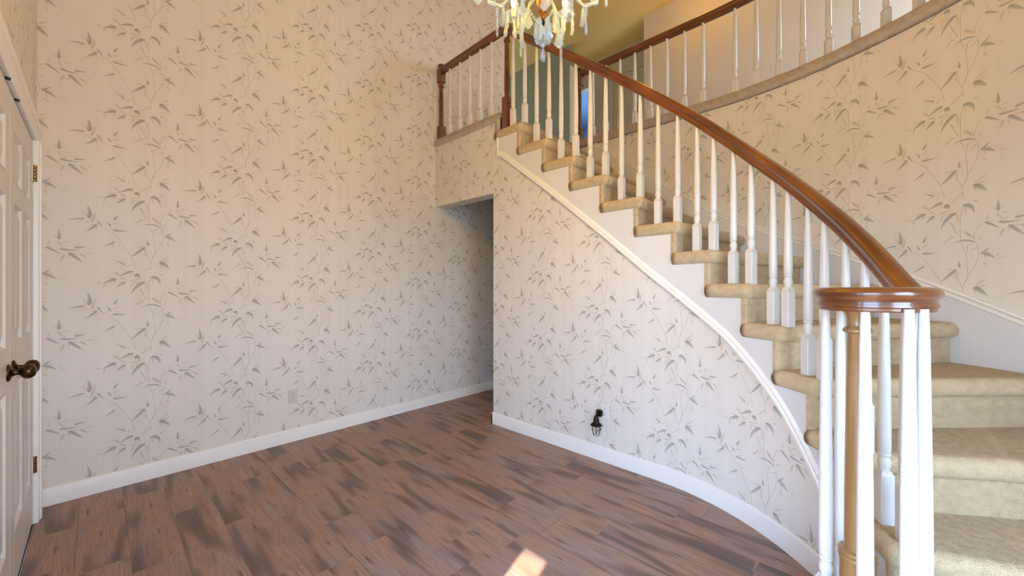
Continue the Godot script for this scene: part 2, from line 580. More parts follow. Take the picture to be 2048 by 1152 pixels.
# one of the floor's oak-look boards: 1024 x 192 pixels for 1.22 m x 0.15 m
func plank_image(k: int) -> Image:
	var w := 1024
	var h := 192
	var data := PackedByteArray()
	data.resize(w * h * 3)
	var grain := noise(0.02, 40 + k, 4)
	var fine := noise(0.05, 80 + k, 3)
	var cloud := noise(0.0042, 120 + k, 2)
	var knots := []
	for i in 2:
		knots.append([rng.randf_range(120, 900), rng.randf_range(30, 160), rng.randf_range(7, 15)])
	var light := Color(0.67, 0.55, 0.475)
	var mid := Color(0.575, 0.455, 0.395)
	var dark := Color(0.385, 0.315, 0.285)
	var tone := [0.0, 0.05, -0.05, 0.03, -0.02, 0.07][k % 6] as float
	for y in h:
		for x in w:
			var yy := float(y)
			var ring := 0.0
			for kn in knots:
				var d := Vector2((x - kn[0]) * 0.22, yy - kn[1])
				var dl := d.length()
				yy += signf(d.y) * kn[2] * 0.7 * exp(-dl * dl / (kn[2] * kn[2] * 5.0))
				ring += exp(-dl * dl / (kn[2] * kn[2] * 0.25))
			var c0 := cloud.get_noise_2d(x * 0.3, yy * 1.5)
			var g := grain.get_noise_2d(x * 0.05, yy * 1.7)
			var f := fine.get_noise_2d(x * 0.09, yy * 4.5)
			var lines := sin(yy * 0.3 + 12.0 * cloud.get_noise_2d(x * 0.35 + 400.0, yy * 0.8))
			var v := clampf(0.5 + 0.3 * g + 0.34 * f + 0.05 * lines + tone, 0.0, 1.0)
			var c := mid.lerp(light, v)
			c = c.lerp(dark, smoothstep(0.0, 0.9, c0 + 0.14 * g) * 0.8)
			var hue := cloud.get_noise_2d(x * 0.5 + 900.0, yy * 1.2 + 300.0)
			c = Color(c.r * (1.0 + 0.05 * hue), c.g, c.b * (1.0 - 0.08 * hue))
			c = c.lerp(dark * 0.75, clampf(ring * 0.6, 0.0, 0.6))
			if f < -0.4: c = c * (1.0 + (f + 0.4) * 0.9)
			var at := (y * w + x) * 3
			data[at] = int(clampf(c.r, 0, 1) * 255)
			data[at + 1] = int(clampf(c.g, 0, 1) * 255)
			data[at + 2] = int(clampf(c.b, 0, 1) * 255)
	return Image.create_from_data(w, h, false, Image.FORMAT_RGB8, data)


# red-brown stair wood, streaked along u: 512 x 256 pixels for 1 m x 0.25 m
func rail_image() -> Image:
	var w := 512
	var h := 256
	var data := PackedByteArray()
	data.resize(w * h * 3)
	var g1 := noise(0.03, 7, 4)
	var g2 := noise(0.012, 8, 2)
	for y in h:
		for x in w:
			# the noise is walked on two circles so that the strip closes on itself
			var ax := TAU * x / w
			var ay := TAU * y / h
			var v := 0.5 + 0.5 * g1.get_noise_3d(cos(ax) * 14.0 + 60.0, sin(ax) * 14.0, y * 1.6) + 0.3 * g2.get_noise_3d(cos(ax) * 30.0, sin(ax) * 30.0 + cos(ay) * 20.0, sin(ay) * 20.0)
			v = clampf(v, 0.0, 1.0)
			var c := Color(0.26, 0.125, 0.045).lerp(Color(0.545, 0.305, 0.12), v)
			var at := (y * w + x) * 3
			data[at] = int(c.r * 255)
			data[at + 1] = int(c.g * 255)
			data[at + 2] = int(c.b * 255)
	return Image.create_from_data(w, h, false, Image.FORMAT_RGB8, data)


func make_materials() -> void:
	rng.seed = 11
	var paper_tex := ImageTexture.create_from_image(paper_image())
	# the same paper hung with its drops in different places
	for k in [["paper", 0.0, 0.0], ["paper_inner", 0.485 + 0.6617, 0.03], ["paper_outer", 0.485 - 1.203, 0.095], ["paper_header", 0.3, 0.12]]:
		var m := mat(Color.WHITE, 0.62)
		m.albedo_texture = paper_tex
		m.uv1_scale = Vector3(1.0 / 1.056, 1.0 / 0.526, 1)
		m.uv1_offset = Vector3(k[1] / 1.056, k[2] / 0.526, 0)
		m.metallic_specular = 0.35
		M[k[0]] = m
	M.white = mat(Color(0.935, 0.92, 0.885), 0.34)
	M.side = mat(Color(0.86, 0.855, 0.845), 0.34)
	M.baluster = mat(Color(0.85, 0.845, 0.83), 0.3)
	M.door = mat(Color(0.84, 0.825, 0.80), 0.38)
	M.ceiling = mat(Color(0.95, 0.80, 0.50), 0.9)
	M.gallery = mat(Color(0.80, 0.775, 0.73), 0.85)
	M.sage = mat(Color(0.62, 0.63, 0.56), 0.85)
	M.blue = mat(Color(0.55, 0.68, 0.80), 0.85)
	M.dark = mat(Color(0.06, 0.055, 0.05), 0.7)
	M.plank = []
	for k in 6:
		var m := mat(Color.WHITE, 0.42)
		m.albedo_texture = ImageTexture.create_from_image(plank_image(k))
		m.uv1_scale = Vector3(1.0 / 1.22, 1.0 / 0.178, 1)
		m.metallic_specular = 0.42
		M.plank.append(m)
	M.subfloor = mat(Color(0.12, 0.09, 0.075), 0.8)
	var rail_tex := ImageTexture.create_from_image(rail_image())
	M.rail = mat(Color.WHITE, 0.3)
	M.rail.albedo_texture = rail_tex
	M.rail.uv1_scale = Vector3(1, 4, 1)
	M.rail.clearcoat_enabled = true
	M.rail.clearcoat = 0.8
	M.rail.clearcoat_roughness = 0.1
	M.post = M.rail.duplicate()
	M.post.uv1_scale = Vector3(1, 1, 1)
	M.newel = mat(Color(0.64, 0.49, 0.31), 0.32)
	M.newel.albedo_texture = noise_tex(256, 0.012, 21, Color(0.82, 0.8, 0.78), Color(1, 1, 1), 3)
	M.newel.uv1_scale = Vector3(2, 0.6, 1)
	M.newel.clearcoat_enabled = true
	M.newel.clearcoat = 0.5
	M.newel.clearcoat_roughness = 0.15
	# carpets
	var pile := noise_tex(1024, 0.13, 31, Color.BLACK, Color.WHITE, 3, true)
	var specks := noise_tex(1024, 0.1, 37, Color(0.86, 0.84, 0.82), Color(1, 1, 1), 3)
	for k in [["carpet", Color(0.86, 0.765, 0.60), Color(0.98, 0.90, 0.74)], ["carpet_grey", Color(0.76, 0.69, 0.62), Color(0.93, 0.87, 0.80)]]:
		var m := mat(Color.WHITE, 0.95)
		m.albedo_texture = noise_tex(1024, 0.012, 33, k[1], k[2], 6)
		m.uv1_triplanar = true
		m.uv1_world_triplanar = true
		m.uv1_scale = Vector3(1.6, 1.6, 1.6)
		m.heightmap_enabled = true
		m.heightmap_texture = pile
		m.heightmap_scale = 0.7
		m.detail_enabled = true
		m.detail_albedo = specks
		m.detail_blend_mode = BaseMaterial3D.BLEND_MODE_MUL
		m.detail_uv_layer = BaseMaterial3D.DETAIL_UV_2
		m.uv2_triplanar = true
		m.uv2_world_triplanar = true
		m.uv2_scale = Vector3(3.1, 3.1, 3.1)
		m.rim_enabled = true
		m.rim = 0.4
		m.rim_tint = 0.6
		m.metallic_specular = 0.1
		M[k[0]] = m
	M.brass = mat(Color(0.55, 0.43, 0.22), 0.35, 1.0)
	M.old_brass = mat(Color(0.30, 0.235, 0.16), 0.3, 1.0)
	M.bronze = mat(Color(0.16, 0.125, 0.11), 0.4, 0.7)
	M.gilt = mat(Color(0.80, 0.60, 0.28), 0.25, 1.0)
	M.amber = mat(Color(0.70, 0.45, 0.16), 0.22, 0.75)
	M.plastic = mat(Color(0.80, 0.79, 0.73), 0.35)
	M.plastic_white = mat(Color(0.87, 0.87, 0.84), 0.35)
	M.black = mat(Color(0.03, 0.03, 0.03), 0.5)
	M.patch = mat(Color(0.82, 0.85, 0.86), 0.8)
	M.crystal = mat(Color(0.73, 0.86, 1.0, 0.30), 0.06)
	M.crystal.transparency = BaseMaterial3D.TRANSPARENCY_ALPHA
	M.crystal_arm = mat(Color(0.86, 0.92, 0.95, 0.36), 0.08)
	M.crystal_arm.transparency = BaseMaterial3D.TRANSPARENCY_ALPHA
	M.pane = mat(Color(0.95, 0.97, 0.97, 0.08), 0.03)
	M.pane.transparency = BaseMaterial3D.TRANSPARENCY_ALPHA
	M.candle = mat(Color(0.93, 0.90, 0.82), 0.4)
	M.bulb = mat(Color(1, 0.95, 0.85), 0.4)
	M.bulb.emission_enabled = true
	M.bulb.emission = Color(1.0, 0.86, 0.62)
	M.bulb.emission_energy_multiplier = 6.0
	M.shade = mat(Color(0.95, 0.9, 0.8), 0.5)
	M.shade.emission_enabled = true
	M.shade.emission = Color(1.0, 0.82, 0.55)
	M.shade.emission_energy_multiplier = 1.5
	M.porch = mat(Color(0.62, 0.60, 0.57), 0.9)
	M.lawn = mat(Color(0.30, 0.36, 0.20), 0.95)


# ---------------------------------------------------------------- scene
func _ready() -> void:
	var cam := Camera3D.new()
	cam.name = "camera"
	cam.fov = rad_to_deg(2.0 * atan(576.0 / 777.0))
	cam.near = 0.02
	cam.position = Vector3(0, 1.25, 0)
	cam.rotation = Vector3(0, -atan2(0.7297, 0.6838), 0)
	cam.current = true
	add_child(cam)
	var env := Environment.new()
	var sky := Sky.new()
	var sm := ProceduralSkyMaterial.new()
	sm.sky_top_color = Color(0.54, 0.69, 0.91)
	sm.sky_horizon_color = Color(0.81, 0.89, 0.98)
	sm.ground_bottom_color = Color(0.35, 0.36, 0.32)
	sm.ground_horizon_color = Color(0.70, 0.74, 0.76)
	sm.sun_angle_max = 0.0
	sm.energy_multiplier = SKY_E
	sky.sky_material = sm
	env.background_mode = Environment.BG_SKY
	env.sky = sky
	env.tonemap_mode = Environment.TONE_MAPPER_LINEAR
	env.tonemap_exposure = EXPOSURE
	env.sdfgi_enabled = true
	env.ssao_enabled = true
	env.ssil_enabled = true
	var we := WorldEnvironment.new()
	we.name = "environment"
	we.environment = env
	add_child(we)
	# the sun stands behind the entry and reaches in through the sidelight and the open door
	var sun := DirectionalLight3D.new()
	sun.name = "sun"
	sun.light_color = Color(1.0, 0.95, 0.88)
	sun.light_energy = SUN_E
	sun.light_angular_distance = 0.6
	sun.shadow_enabled = true
	add_child(sun)
	sun.look_at_from_position(Vector3.ZERO, V(0.9628, -1.075, 0.27))
	# daylight of the open doorway, its sidelights and the upstairs windows, plus two added ones
	area("doorway_daylight", V(WEST - 0.16, 1.03, -0.025), Vector3.RIGHT, Vector2(0.88, 1.98), DOOR_C, DOOR_E)
	area("sidelight_daylight", V(WEST - 0.16, 1.12, 0.702), Vector3.RIGHT, Vector2(0.14, 1.7), DOOR_C, DOOR_E * 0.10)
	area("added_hall_daylight", V(0.48, 1.5, -1.40), Vector3(0, 0, -1), Vector2(1.15, 1.45), DOOR_C, ADDED_WIN_E)  # added fill for the tall papered wall, through an invented window
	area("gallery_window_daylight", V(4.6, 4.15, -1.34), Vector3(0, 0, -1), Vector2(0.75, 0.85), Color(0.95, 0.97, 1.0), GAL_E)
	area("bedroom_window_daylight", V(6.75, 4.05, 5.48), Vector3(0, 0, 1), Vector2(0.5, 0.7), Color(0.72, 0.86, 1.0), BED_E)
	area("added_landing_daylight", V(4.5, 4.0, 7.7), Vector3(0, 0, 1), Vector2(1.0, 1.3), Color(0.80, 0.92, 1.0), SAGE_E)  # added fill that brightens the grey-green wall beyond the landing
	make_materials()
	build_floor()
	build_walls()
	build_upstairs()
	build_closet()
	build_entry()
	build_stairs()
	build_railings()
	build_chandelier()
	build_small_things()


func area(called: String, at: Vector3, towards: Vector3, size: Vector2, color: Color, energy: float) -> void:
	var l := AreaLight3D.new()
	l.name = called
	l.area_size = size
	l.light_color = color
	l.light_energy = energy
	l.area_normalize_energy = true
	l.area_range = 20.0
	l.shadow_enabled = true
	add_child(l)
	l.look_at_from_position(at, at + towards)


const EXPOSURE := 0.635
const SKY_E := 29.0
const SUN_E := 11.0
const DOOR_E := 0.8
const DOOR_C := Color(0.80, 0.92, 1.0)
const ADDED_WIN_E := 6.6
const GAL_E := 6.5
const BED_E := 7.0
const BULB_E := 0.31
const BULB_C := Color(1.0, 0.735, 0.18)
const SAGE_E := 7.0
const ADDED_LAMP_E := 0.36


# ---------------------------------------------------------------- floor
func build_floor() -> void:
	var sub := MB.new()
	room_box(sub, WEST - 0.4, 8.4, -0.06, -0.006, -1.4, 5.6)
	var fl := put("floor", sub.mesh(), M.subfloor)
	tag(fl, "brown oak-look plank floor of the entry hall, running under the stairs", "floor", "", "structure")
	var lens := [1.22, 0.86, 0.55, 0.37]
	var shared := {}
	var row := -9
	while 1.352 + row * 0.178 < 5.0:
		var x0 := 1.352 + row * 0.178
		var x1 := x0 + 0.178
		if x0 < WEST: x0 = WEST + 0.002
		var t0 := -1.2 if x1 <= 2.62 else 2.56
		# end joints of this row: boards of 1.22 m, placed where the photograph shows a joint
		var known := {-5: 2.505, 0: 1.31, 2: 2.25, 3: 1.61, 4: 2.65, -4: 1.78}
		var ph: float = known.get(row, fmod((row + 9) * 0.47 + 0.21, 1.22))
		var t := ph
		while t > t0: t -= 1.22
		var cuts := [t0]
		while t < WALL_T:
			if t > t0 + 0.02 and t < WALL_T - 0.02: cuts.append(t)
			t += 1.22
		cuts.append(WALL_T)
		for i in cuts.size() - 1:
			var a: float = cuts[i]
			var b: float = cuts[i + 1]
			var q := Vector2(x0 - CX, b - CT)
			if b < CT and x0 > CX and q.length() > RI + 0.05: continue
			if x0 > CX + 1.25 and b < 2.5: continue
			var k := rng.randi_range(0, 5)
			var off := snappedf(rng.randf() * 1.2, 0.3)
			var key := "%.3f %.3f %.1f" % [x1 - x0, b - a, off]
			if not shared.has(key):
				var mb := MB.new()
				box(mb, Vector3(-(x1 - x0) / 2 + 0.0002, -0.006, -(b - a) / 2 + 0.0002), Vector3((x1 - x0) / 2 - 0.0002, 0, (b - a) / 2 - 0.0002), 0.0008)
				for j in mb.uv.size(): mb.uv[j] += Vector2(off, 0.089)
				shared[key] = mb.mesh()
			var o := put("plank", shared[key], M.plank[k], fl)
			o.position = V((x0 + x1) / 2, 0, (a + b) / 2)
			if rng.randf() < 0.5: o.rotation.y = PI
		row += 1


func bb_profile() -> Array:      # baseboard, its back on u = 0 and its face towards -u
	return [Vector2(-0.014, 0), Vector2(0, 0), Vector2(0, 0.104), Vector2(-0.005, 0.104), Vector2(-0.011, 0.1), Vector2(-0.014, 0.092)]


# ---------------------------------------------------------------- walls
func build_walls() -> void:
	var mb := MB.new()
	room_box(mb, WEST - 0.14, 5.2, 0, UP_FLOOR, WALL_T, WALL_T + 0.12)
	room_box(mb, WEST - 0.14, 3.66, UP_FLOOR, CEIL, WALL_T, WALL_T + 0.12)
	var w := put("wall_north", mb.mesh(), M.paper)
	tag(w, "tall wall with bamboo leaf wallpaper, left and centre of the hall", "wall", "", "structure")
	# spackled strip near the floor of the passage
	var poly := [Vector2(-0.03, 0), Vector2(0.045, 0), Vector2(0.05, 0.08), Vector2(0.03, 0.16), Vector2(0.025, 0.25), Vector2(0.06, 0.31), Vector2(0.07, 0.39), Vector2(0.04, 0.45), Vector2(0.0, 0.43), Vector2(-0.015, 0.37), Vector2(0.0, 0.29), Vector2(-0.01, 0.17), Vector2(-0.05, 0.1)]
	var pb := MB.new()
	plate(pb, poly, 0.003, Vector3.ZERO, Basis.IDENTITY, 0.001)
	put("spackle_patch", pb.mesh(), M.patch, w).position = V(3.2, 0.104, WALL_T - 0.001)
	mb = MB.new()
	sweep(mb, [V(WEST, 0, WALL_T), V(2.4, 0, WALL_T), V(5.0, 0, WALL_T)], bb_mirror(), true, false)
	tag(put("baseboard_north", mb.mesh(), M.white), "white baseboard along the foot of the tall papered wall", "baseboard", "", "structure")
	# wall over and beside the passage opening, carrying the edge of the landing
	mb = MB.new()
	room_box(mb, 2.5, 2.64, 2.125, 2.77, 2.578, WALL_T)
	tag(put("wall_header", mb.mesh(), M.paper_header), "papered header over the passage opening under the landing", "wall", "", "structure")
	# curved wall under the stairs: it stops under each step
	var near := []
	var far := []
	var y0 := []
	var y1 := []
	var us := []
	var s := 1.528
	var edges := [1.528]
	for k in range(13, 0, -1): edges.append(step_s(k) + 0.03)
	edges.append(-1.86)
	for i in edges.size() - 1:
		var k := 13 - i       # the step above this stretch
		var top := (step_top(k) - 0.07) if k >= 1 else 0.14
		var n := maxi(1, int(absf(edges[i] - edges[i + 1]) / 0.06))
		for j in n + 1:
			s = lerpf(edges[i], edges[i + 1], float(j) / n)
			near.append(sp(s, 0.0))
			far.append(sp(s, 0.09))
			y0.append(0.0)
			y1.append(top)
			us.append(-s)
	mb = MB.new()
	curtain(mb, near, far, y0, y1, us)
	# strip over the corner of the passage, up to the landing
	room_box(mb, 2.5, 2.59, 2.66, 2.77, 2.52, 2.578)
	tag(put("wall_under_stairs", mb.mesh(), M.paper_inner), "curved papered wall under the staircase, bending towards the entry", "wall", "", "structure")
	var path := []
	path.append(V(2.62, 0, 2.578))
	path.append(V(2.5, 0, 2.578))
	for i in 40:
		s = lerpf(1.5, -1.8, i / 39.0)
		path.append(SV(s, 0.0, 0.0))
	mb = MB.new()
	# return round the corner, then the long run
	room_box(mb, 2.486, 2.6, 0, 0.104, 2.578, 2.592)
	sweep(mb, [V(2.5, 0, 2.592)] + path.slice(2), bb_profile_right(), true, false)
	tag(put("baseboard_stair", mb.mesh(), M.white), "white baseboard following the curved wall under the staircase", "baseboard", "", "structure")
	# outer wall of the stairs
	near = []
	far = []
	y0 = []
	y1 = []
	us = []
	for i in 61:
		s = lerpf(1.45, -RI * PI / 2, i / 60.0)
		near.append(sp(s, W))
		far.append(sp(s, W + 0.09))
		y0.append(0.0)
		y1.append(2.76)
		us.append(-(s if s >= 0.0 else s * (RI + W) / RI))
	mb = MB.new()
	curtain(mb, near, far, y0, y1, us)
	tag(put("wall_outer", mb.mesh(), M.paper_outer), "curved papered wall on the outer side of the staircase below the gallery", "wall", "", "structure")
	# passage end and the walls that close the hall behind the photographer
	mb = MB.new()
	room_box(mb, 5.0, 5.12, 0, UP_FLOOR, 2.4, WALL_T)
	room_box(mb, 2.6, 5.0, 0, 2.6, 2.46, 2.56)
	room_box(mb, 2.64, 5.0, 2.6, 2.7, 2.56, WALL_T)
	tag(put("wall_passage", mb.mesh(), M.paper), "papered far walls of the dim passage behind the staircase", "wall", "", "structure")
	mb = MB.new()
	room_box(mb, WEST - 0.14, -0.12, 0, CEIL, -1.36, -1.22)
	room_box(mb, 1.08, CX + 0.1, 0, CEIL, -1.36, -1.22)
	room_box(mb, -0.12, 1.08, 0, 0.75, -1.36, -1.22)
	room_box(mb, -0.12, 1.08, 2.25, CEIL, -1.36, -1.22)
	tag(put("wall_south", mb.mesh(), M.paper), "papered wall of the entry hall on the near side of the first step", "wall", "", "structure")
	tag(put("window_4", boxed(Vector3(-0.12, 0.75, 1.28), Vector3(1.08, 2.25, 1.286), 0.0), M.pane), "added clear window pane in the near wall of the entry hall", "window", "", "structure")  # unseen window, added to bring cool daylight onto the tall wall
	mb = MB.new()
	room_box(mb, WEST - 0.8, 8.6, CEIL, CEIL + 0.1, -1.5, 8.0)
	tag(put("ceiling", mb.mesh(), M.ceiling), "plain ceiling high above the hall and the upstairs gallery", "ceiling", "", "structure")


func bb_mirror() -> Array:      # face towards +u (right of travel)
	return [Vector2(0, 0), Vector2(0.014, 0), Vector2(0.014, 0.092), Vector2(0.011, 0.1), Vector2(0.005, 0.104), Vector2(0, 0.104)]


func bb_profile_right() -> Array:
	return bb_mirror()


# ---------------------------------------------------------------- upstairs
func round_nose(w: float, h: float) -> Array:     # a carpeted edge: round towards -u, square behind; top at v = 0
	var out := []
	var r := h / 2.0
	for i in 9:
		var a := PI / 2 + PI * i / 8.0
		out.append(Vector2(cos(a) * r * 0.8, -r + sin(a) * r))
	out.append(Vector2(w, -h))
	out.append(Vector2(w, 0))
	return out


func build_upstairs() -> void:
	var near := []
	var far := []
	for i in 61:
		var s := lerpf(1.46, -RI * PI / 2, i / 60.0)
		var q := sp(s, W + 0.05)
		near.append(q)
		far.append(Vector2(5.72, q.y))
	var a := []
	var b := []
	for i in near.size():
		a.append(UP_FLOOR - 0.09)
		b.append(UP_FLOOR)
	var mb := MB.new()
	curtain(mb, near, far, a, b, a)
	room_box(mb, 2.56, 5.72, UP_FLOOR - 0.09, UP_FLOOR, 2.51, WALL_T)
	room_box(mb, 3.66, 8.5, UP_FLOOR - 0.09, UP_FLOOR, WALL_T, 8.0)
	room_box(mb, 5.72, 8.5, UP_FLOOR - 0.09, UP_FLOOR, 2.3, WALL_T)
	var fl := put("floor_upper", mb.mesh(), M.carpet_grey)
	tag(fl, "grey-beige carpet of the upstairs landing and curved gallery", "carpet", "", "structure")
	# rolled carpet edges that carry the balusters
	mb = MB.new()
	sweep(mb, [V(2.508, UP_FLOOR, WALL_T), V(2.508, UP_FLOOR, 3.0), V(2.508, UP_FLOOR, 2.5)], mirror_u(round_nose(0.09, 0.085)), true, false)
	box(mb, Vector3(2.48, 2.67, -2.56), Vector3(2.56, UP_FLOOR - 0.03, -2.49), 0.02)
	put("carpet_edge", mb.mesh(), M.carpet_grey, fl)
	mb = MB.new()
	var path := []
	for i in 71:
		path.append(SV(lerpf(1.46, -RI * PI / 2, i / 70.0), W - 0.005, UP_FLOOR))
	sweep(mb, path, mirror_u(round_nose(0.14, 0.085)), true, false)
	put("carpet_edge", mb.mesh(), M.carpet_grey, fl)
	mb = MB.new()
	sweep(mb, [V(2.53, UP_FLOOR, 2.47), V(3.0, UP_FLOOR, 2.47), V(3.6, UP_FLOOR, 2.47)], mirror_u(round_nose(0.09, 0.07)), true, false)
	put("carpet_edge", mb.mesh(), M.carpet_grey, fl)
	# walls
	mb = MB.new()
	room_box(mb, 5.6, 5.72, UP_FLOOR, CEIL, -1.22, 2.54)
	room_box(mb, 5.72, 6.1, UP_FLOOR, CEIL, 2.42, 2.54)
	tag(put("wall_gallery", mb.mesh(), M.gallery), "plain pale wall behind the upstairs gallery balusters", "wall", "", "structure")
	mb = MB.new()
	room_box(mb, 6.1, 6.22, UP_FLOOR, CEIL, 3.32, 3.75)
	room_box(mb, 6.1, 6.22, UP_FLOOR + 2.04, CEIL, 2.54, 3.32)
	room_box(mb, 6.1, 6.22, UP_FLOOR, CEIL, 2.42, 2.56)
	room_box(mb, 6.1, 6.22, UP_FLOOR + 2.04, CEIL, 3.75, 4.55)
	room_box(mb, 6.1, 6.22, UP_FLOOR, CEIL, 4.55, 5.6)
	tag(put("wall_recess", mb.mesh(), M.gallery), "tan wall with doors in the recess at the end of the gallery", "wall", "", "structure")
	mb = MB.new()
	room_box(mb, 5.4, 5.52, UP_FLOOR, CEIL, 3.73, 7.9)
	room_box(mb, 3.66, 4.0, UP_FLOOR, CEIL, 7.8, 7.9)
	room_box(mb, 5.0, 5.4, UP_FLOOR, CEIL, 7.8, 7.9)
	room_box(mb, 4.0, 5.0, UP_FLOOR, 3.35, 7.8, 7.9)
	room_box(mb, 4.0, 5.0, 4.65, CEIL, 7.8, 7.9)
	room_box(mb, 3.54, 3.66, UP_FLOOR, CEIL, WALL_T + 0.121, 7.9)
	tag(put("wall_sage", mb.mesh(), M.sage), "shadowy grey-green wall beyond the landing at the stair head", "wall", "", "structure")
	mb = MB.new()
	room_box(mb, 5.385, 5.535, UP_FLOOR, UP_FLOOR + 2.1, 3.70, 3.73)
	box(mb, Vector3(6.08, UP_FLOOR, -3.78), Vector3(6.24, UP_FLOOR + 2.06, -3.745), 0.004)
	tag(put("trim_1", mb.mesh(), M.white), "cream door casing between the grey-green wall and the blue room", "trim", "", "structure")
	mb = MB.new()
	room_box(mb, 8.4, 8.5, UP_FLOOR, CEIL, 2.4, 5.6)
	room_box(mb, 6.22, 8.4, CEIL - 0.08, CEIL - 0.002, 2.42, 5.5)
	room_box(mb, 6.22, 8.4, UP_FLOOR, CEIL, 2.3, 2.42)
	room_box(mb, 6.22, 6.5, UP_FLOOR, CEIL, 5.5, 5.6)
	room_box(mb, 7.0, 8.4, UP_FLOOR, CEIL, 5.5, 5.6)
	room_box(mb, 6.5, 7.0, UP_FLOOR, 3.7, 5.5, 5.6)
	room_box(mb, 6.5, 7.0, 4.4, CEIL, 5.5, 5.6)
	tag(put("wall_bedroom", mb.mesh(), M.blue), "light blue walls and ceiling of the room seen past the gallery post", "wall", "", "structure")
	var wn := put("window_1", boxed(Vector3(6.5, 3.7, -5.56), Vector3(7.0, 4.4, -5.55), 0.0), M.pane)
	tag(wn, "clear window pane of the light blue room", "window", "", "structure")
	tag(put("window_5", boxed(Vector3(4.0, 3.35, -7.86), Vector3(5.0, 4.65, -7.85), 0.0), M.pane), "added clear window pane beyond the landing at the far end", "window", "", "structure")  # unseen window, added to light the grey-green wall
	# the closed door in the recess
	var d := base("door_3", V(6.1, UP_FLOOR, 2.94))
	tag(d, "closed tan panelled door at the end of the gallery", "door", "", "structure")
	put("slab", boxed(Vector3(0.0, 0.01, -0.375), Vector3(0.04, 2.03, 0.375), 0.002), M.gallery, d)
	for z in [-0.19, 0.15]:
		for yy in [[0.25, 0.82], [1.02, 1.60], [1.70, 1.92]]:
			put("panel", raised_panel(0.24, yy[1] - yy[0], 0.016), M.gallery, d).transform = Transform3D(Basis(Vector3.UP, PI) * Basis(Vector3.UP, PI / 2), Vector3(-0.003, (yy[0] + yy[1]) / 2, z))
	mb = MB.new()
	box(mb, Vector3(-0.018, 0, -0.45), Vector3(0, 2.10, -0.375), 0.004)
	box(mb, Vector3(-0.018, 0, 0.375), Vector3(0, 2.10, 0.45), 0.004)
	box(mb, Vector3(-0.02, 2.03, -0.46), Vector3(0, 2.11, 0.46), 0.004)
	put("casing", mb.mesh(), M.gallery, d)
	# near end of the gallery, with its window
	mb = MB.new()
	room_box(mb, 1.41, 4.2, 2.6, CEIL, -1.36, -1.22)
	room_box(mb, 5.0, 5.72, 2.6, CEIL, -1.36, -1.22)
	room_box(mb, 4.2, 5.0, 2.6, 3.7, -1.36, -1.22)
	room_box(mb, 4.2, 5.0, 4.6, CEIL, -1.36, -1.22)
	tag(put("wall_gallery_end", mb.mesh(), M.gallery), "plain wall with a window at the near end of the gallery", "wall", "", "structure")
	tag(put("window_2", boxed(Vector3(4.2, 3.7, 1.28), Vector3(5.0, 4.6, 1.29), 0.0), M.pane), "clear window pane at the near end of the gallery", "window", "", "structure")


func mirror_u(pr: Array) -> Array:
	var out := []
	for i in pr.size():
		var q: Vector2 = pr[pr.size() - 1 - i]
		out.append(Vector2(-q.x, q.y))
	return out


# raised door panel in the xy plane facing +z: a sunk moulded edge and a flat field
func raised_panel(w: float, h: float, deep: float) -> ArrayMesh:
	var mb := MB.new()
	var rings := [[0.0, 0.001], [0.009, -deep * 0.75], [0.016, -deep], [0.05, -0.002], [0.053, -0.001]]
	for i in rings.size() - 1:
		for c in 4:
			var q := []
			for ij in [[i, c], [i, c + 1], [i + 1, c + 1], [i + 1, c]]:
				var e: float = rings[ij[0]][0]
				var sx := [-1, 1, 1, -1][ij[1] % 4] as int
				var sy := [-1, -1, 1, 1][ij[1] % 4] as int
				q.append(Vector3(sx * (w / 2 - e), sy * (h / 2 - e), rings[ij[0]][1]))
			mb.quad(q[0], q[1], q[2], q[3], Vector3(0, 0, 1))
	var e := 0.053
	mb.quad(Vector3(-w / 2 + e, -h / 2 + e, -0.001), Vector3(w / 2 - e, -h / 2 + e, -0.001), Vector3(w / 2 - e, h / 2 - e, -0.001), Vector3(-w / 2 + e, h / 2 - e, -0.001), Vector3(0, 0, 1))
	return mb.mesh()


